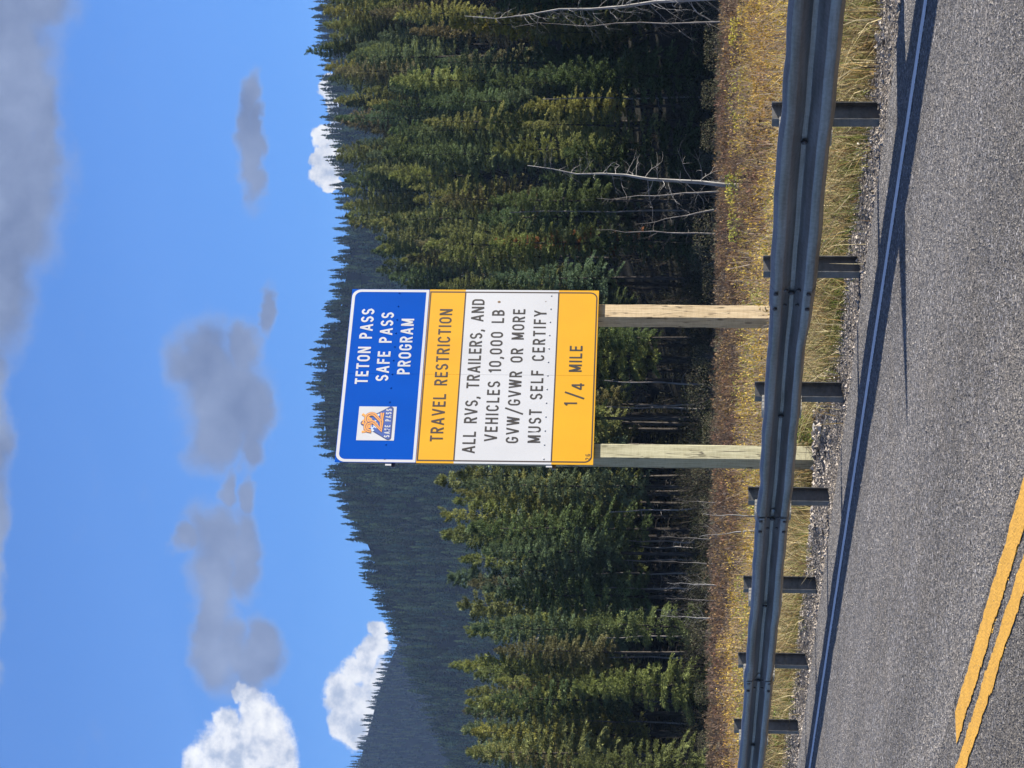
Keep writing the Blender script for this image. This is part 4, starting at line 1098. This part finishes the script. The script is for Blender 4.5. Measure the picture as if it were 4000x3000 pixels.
def brush(N, f, hlo, hhi, pal, twig, leaf=.05, per=26, tw=10):
    x, y = f(N); z = H(x, y); h_ = rng.uniform(hlo, hhi, N)
    big = (1 + .5 * np.sin(x * .9 + y * .13) * np.sin(y * .31 + x * .2)) * rng.uniform(.6, 1.3, N); h_ = h_ * big
    # leaves through a low dome
    k = per; X = np.repeat(x, k); Y = np.repeat(y, k); Z = np.repeat(z, k); Hh = np.repeat(h_, k)
    fz = rng.random(N * k) ** .6; rad = Hh * .55 * np.sqrt(rng.random(N * k)) * (1.1 - .55 * fz); az = rng.uniform(0, 6.28, N * k)
    P = np.stack([X + np.cos(az) * rad, Y + np.sin(az) * rad, Z + fz * Hh], -1)
    d = rng.normal(0, 1, (N * k, 3)); d[:, 2] += .8; d /= np.linalg.norm(d, axis=1)[:, None]
    s = np.cross(d, rng.normal(0, 1, (N * k, 3))); s /= (np.linalg.norm(s, axis=1)[:, None] + 1e-6)
    l = (leaf * rng.uniform(.6, 1.5, N * k) * (.6 + .4 * np.repeat(y, k) / 40))[:, None]
    V = np.stack([P, P + d * l * .5 + s * l * .22, P + d * l, P + d * l * .5 - s * l * .22], 1).reshape(-1, 3)
    pf = (np.sin(x * .9 + 1.3 * np.sin(y * .21)) + np.sin(y * .37 + x * .33) + .8 * np.sin(x * 2.3 - y * .5) + rng.normal(0, .7, N)); pi = np.clip(((pf + 2.8) / 5.6 * len(pal)).astype(int), 0, len(pal) - 1); patch = np.array(pal)[pi]
    col = np.repeat(patch, k, axis=0) * rng.uniform(.65, 1.35, (N * k, 1))
    # twigs
    k2 = tw; X = np.repeat(x, k2); Y = np.repeat(y, k2); Z = np.repeat(z, k2); Hh = np.repeat(h_, k2) * rng.uniform(.6, 1.15, N * k2)
    az = rng.uniform(0, 6.28, N * k2); sp = rng.uniform(.05, .55, N * k2) * Hh
    B = np.stack([X, Y, Z], -1); T = np.stack([X + np.cos(az) * sp, Y + np.sin(az) * sp, Z + Hh], -1)
    fa = rng.uniform(0, 3.14, N * k2); w = .004 + .00007 * np.repeat(y, k2); S = np.stack([np.cos(fa) * w, np.sin(fa) * w, 0 * w], -1)
    V2 = np.stack([B - S, B + S, T + S * .3, T - S * .3], 1).reshape(-1, 3)
    c2 = np.array(twig)[rng.integers(len(twig), size=N * k2)] * rng.uniform(.7, 1.3, (N * k2, 1))
    return np.concatenate([V, V2]), np.concatenate([col, c2])
TW = [(.30, .24, .18), (.22, .17, .13), (.36, .31, .26), (.26, .16, .11)]
TWD = [(.09, .07, .055), (.13, .10, .08), (.07, .055, .045), (.15, .085, .055)]
stuff('golden_brush', [brush(3300, in_view(26, 80, .2, -6, (0, 47)), .18, .50, GOLD, TW, .042, 90, 18), blades(14000, in_view(26, 56, .2, -5.5), .25, .55, .007, GOLD + TW + TW, .6)],
      'golden autumn brush filling the meadow beyond the guardrail', 'brush', M_grass)
stuff('willow_brush', [brush(3900, in_view(38, 125, .2, -12, (45, 106)), .22, .48, PINK, TWD, .06, 30, 22), brush(3400, in_view(92, 158, .2, -30, (98, 150)), .16, .38, [(.12, .10, .07), (.16, .11, .07), (.10, .10, .06)], TWD, .08, 14, 22)],
      'leafless brown willow brush in front of the dark forest edge', 'brush', M_grass)
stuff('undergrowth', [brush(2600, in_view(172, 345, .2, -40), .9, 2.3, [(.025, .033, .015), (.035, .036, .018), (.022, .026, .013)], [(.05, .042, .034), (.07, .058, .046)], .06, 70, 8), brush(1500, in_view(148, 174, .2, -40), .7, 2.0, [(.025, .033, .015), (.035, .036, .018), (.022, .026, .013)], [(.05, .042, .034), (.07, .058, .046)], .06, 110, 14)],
      'low dark undergrowth along the foot of the forest', 'undergrowth', M_grass)  # shrub colours near black, with the forest shade put into them

def bush(name, u, v, Y, h_, r_, pal, label, n=500, leaf=.06, twig=True, cat='bush'):
    p = at(u, v, Y); x, y = p.x, Y; z = float(H(x, y)); e = empty(name, (x, y, z)); tag(e, label, cat, 'single leafy plants')
    fz = rng.random(n) ** .7; rad = r_ * np.sqrt(rng.random(n)) * (1.15 - .5 * fz); az = rng.uniform(0, 6.28, n)
    P = np.stack([np.cos(az) * rad, np.sin(az) * rad, fz * h_], -1)
    d = rng.normal(0, 1, (n, 3)); d[:, 2] += .3; d /= np.linalg.norm(d, axis=1)[:, None]; s = np.cross(d, rng.normal(0, 1, (n, 3))); s /= np.linalg.norm(s, axis=1)[:, None]
    l = (leaf * rng.uniform(.6, 1.4, n))[:, None]
    V = np.stack([P, P + d * l * .5 + s * l * .3, P + d * l, P + d * l * .5 - s * l * .3], 1).reshape(-1, 3)
    col = np.array(pal)[rng.integers(len(pal), size=n)] * rng.uniform(.7, 1.3, (n, 1))
    link('leaves', tri_mesh('leaves', V, M_grass, col, nper=4), e)
    b = MB()
    for k in range(9):
        az_ = random.uniform(0, 6.28); rr = random.uniform(.2, .9) * r_
        b.tube([(0, 0, -.05), (math.cos(az_) * rr * .5, math.sin(az_) * rr * .5, h_ * .55), (math.cos(az_) * rr, math.sin(az_) * rr, h_ * random.uniform(.7, 1))], [.006 + .002 * h_, .004, .002], 4, False)
    b.build('stems', M_twig, e)
LEAFG = [(.22, .27, .05), (.30, .33, .10), (.16, .20, .04), (.36, .36, .12)]
YEL = [(.48, .40, .06), (.40, .36, .06), (.52, .44, .12)]
bush('leafy_plant', 1325, 3190, 24.5, .26, .17, LEAFG, 'fresh green leafy plant between the two sign legs, next to the gravel', 300, .05)
bush('leafy_plant', 1284, 3215, 23.6, .12, .06, LEAFG, 'small green leafy plant hugging the grey-green sign leg', 90, .04)
bush('yellow_bush', 2262, 2900, 62, .62, .5, YEL + LEAFG, 'yellow-green bush at the foot of the slender white dead tree', 420, .07)
bush('yellow_bush', 2185, 2900, 60, .55, .35, YEL, 'small golden bush next to a grey stump', 320, .07)
bush('yellow_bush', 2115, 2915, 55, .62, .45, [(.40, .40, .08), (.34, .36, .08)], 'rounded lime-yellow bush behind the guardrail, past the tan sign leg', 420, .06)
bush('yellow_bush', 2525, 2900, 58, .5, .4, YEL, 'low golden bush just past the post nearest the photo\'s top edge', 300, .07)
bush('yellow_bush', 2870, 2890, 60, .6, .5, YEL, 'golden bush in front of the thin dim dead tree', 360, .07)
bush('green_weed', 2010, 3240, 19.8, .28, .3, GREEN, 'dark green weed clump at the base of the post beyond the tan sign leg', 420, .05)
bush('green_weed', 1790, 3215, 23.0, .5, .55, [(.16, .17, .05), (.22, .21, .07), (.12, .13, .04)], 'olive green weeds around the foot of the tan sign leg', 800, .05)
bush('green_weed', 2960, 3330, 17.2, .24, .28, GREEN, "dark green grass clump at the gravel near the photo's top edge", 420, .05)
bush('green_weed', 180, 3085, 28.0, .22, .35, [(.16, .22, .05), (.12, .17, .04)], "fresh green clump at the gravel near the photo's bottom edge", 420, .05)
WIL = [(.10, .10, .06), (.075, .085, .045), (.12, .11, .06), (.09, .075, .05)]
for k, u_ in enumerate((90, 300, 520, 760, 1010, 1130, 1330, 1480, 1620, 1900, 2010, 2120, 2360, 2480, 2620, 2800, 2960)):
    bush('willow_shrub', u_ + random.uniform(-30, 30), 2800, random.uniform(112, 146), random.uniform(.8, 1.7), random.uniform(.8, 1.7), WIL, 'grey-green willow shrub at the foot of the dark forest edge', 800, .075)
# stump
p = gz(2195, 2935, 56); e = empty('stump', p); tag(e, 'short grey weathered stump in the golden brush', 'stump')
b = MB(); b.tube([(0, 0, -.1), (.01, 0, .2), (.03, .01, .42)], [.06, .05, .045], 8); b.build('trunk', M_dead, e)
def rock(u, v, r_, label, col, zoff=0.0, seed=0):
    rr = ray(u, v); s = -HC / rr.z; x, y = rr.x * s, rr.y * s; q = random.Random(seed)
    import bmesh
    bm = bmesh.new(); bmesh.ops.create_icosphere(bm, subdivisions=2, radius=1)
    ax = [Vector((q.gauss(0, 1), q.gauss(0, 1), q.gauss(0, 1))).normalized() for _ in range(9)]
    for vv in bm.verts:
        d = min(1.0, min((.62 + .25 * q.random() * 0 + .12 * i % .3) / max(1e-3, vv.co.dot(a_)) if vv.co.dot(a_) > 0 else 9 for i, a_ in enumerate(ax)))
        vv.co = Vector((vv.co.x * 1.25, vv.co.y * .9, vv.co.z * .7)) * d * r_
    me = bpy.data.meshes.new('rock'); bm.to_mesh(me); bm.free(); me.materials.append(mat('rock_stone', col, .85, .2))
    o = link('rock', me, loc=(x, y, r_ * .35 + zoff)); o.rotation_euler = (0, 0, q.uniform(0, 6)); tag(o, label, 'rock', 'rocks along the gravel')
rock(2417, 3366, .045, "pale rock at the grass edge past the post nearest the photo's top edge", (.55, .52, .47), seed=1)
rock(2270, 3348, .030, 'light stone in the gravel under the guardrail beyond the tan sign leg', (.5, .48, .44), seed=2)
rock(1545, 3205, .045, 'grey-blue rock on the gravel berm between the sign legs', (.36, .37, .40), .03, seed=3)
rock(1330, 3225, .055, 'two-toned rock on the gravel berm near the leafy plant', (.42, .40, .39), .05, seed=4)
rock(330, 3106, .040, "white stone at the grass edge near the photo's bottom edge", (.62, .6, .56), seed=5)

# unseen object known only by its road shadow; board shaped to cast it
def shadow_board():
    tip = ray(1298, 3546); s = -HC / tip.z; P = Vector((tip.x * s, tip.y * s, 0))
    Hp = 3.3; base = P + Vector((sd.x, sd.y, 0)) / sd.z * Hp
    e = empty('shadow_caster', (base.x, base.y, float(H(base.x, base.y)))); z0 = e.location.z
    tag(e, 'unseen tall board with slanting top, shaped to cast the shadow across the road', 'marker post')
    ang = math.atan2(sd.y, sd.x)
    e.rotation_euler = (0, 0, ang + math.pi / 2)
    b = MB(); Z = Hp - z0
    b.add([(x, y, z) for y in (-.03, .03) for (x, z) in ((0, -.4), (.43, -.4), (.43, Z - .52), (0, Z))],
          [(0, 1, 2, 3), (7, 6, 5, 4), (0, 4, 5, 1), (1, 5, 6, 2), (2, 6, 7, 3), (3, 7, 4, 0)])
    b.build('board', M_wood_tan, e)
shadow_board()

# ------------------------------------------------------------------ clouds that shade the far hills, and the air itself
def shade_cloud(target, dist, radii, label, seed):
    import bmesh
    c = Vector(target) + sd * dist; q = random.Random(seed)
    bm = bmesh.new()
    for k in range(26):
        o = Vector((q.gauss(0, .42), q.gauss(0, .42), q.gauss(0, .25)))
        mtx = Matrix.Translation((o.x * radii[0], o.y * radii[1], o.z * radii[2])) @ Matrix.Diagonal((radii[0] * q.uniform(.3, .5), radii[1] * q.uniform(.3, .5), radii[2] * q.uniform(.4, .7), 1))
        bmesh.ops.create_icosphere(bm, subdivisions=3, radius=1, matrix=mtx)
    me = bpy.data.meshes.new('cloud'); bm.to_mesh(me); bm.free(); me.materials.append(M_cloud); me.shade_smooth()
    o = link('cloud', me, loc=c); tag(o, label, 'cloud'); return o
CLOUDS = True
if CLOUDS:
    shade_cloud((-420, 3350, 300), 2600, (560, 620, 160), 'broad white cloud out of frame shading the farthest hill', 3)
    shade_cloud((-270, 1560, 130), 1900, (220, 330, 90), 'smaller white cloud out of frame shading the ridge flank', 5)
def haze():
    b = MB(); b.box(-1500, 1500, -200, 4600, -4, 620)
    mt = bpy.data.materials.new('clear_mountain_air'); mt.use_nodes = True; t = NT(mt.node_tree)
    t.n.remove(t.n['Principled BSDF'])
    pv = t.node('ShaderNodeVolumePrincipled'); pv.inputs['Color'].default_value = (.42, .62, 1.0, 1); pv.inputs['Density'].default_value = HAZE
    pv.inputs['Anisotropy'].default_value = 0.0
    t.l.new(pv.outputs[0], t.n['Material Output'].inputs['Volume'])
    o = b.build('haze', mt); tag(o, 'thin blue mountain haze', 'haze', kind='stuff')
HAZE = 5.5e-5
haze()
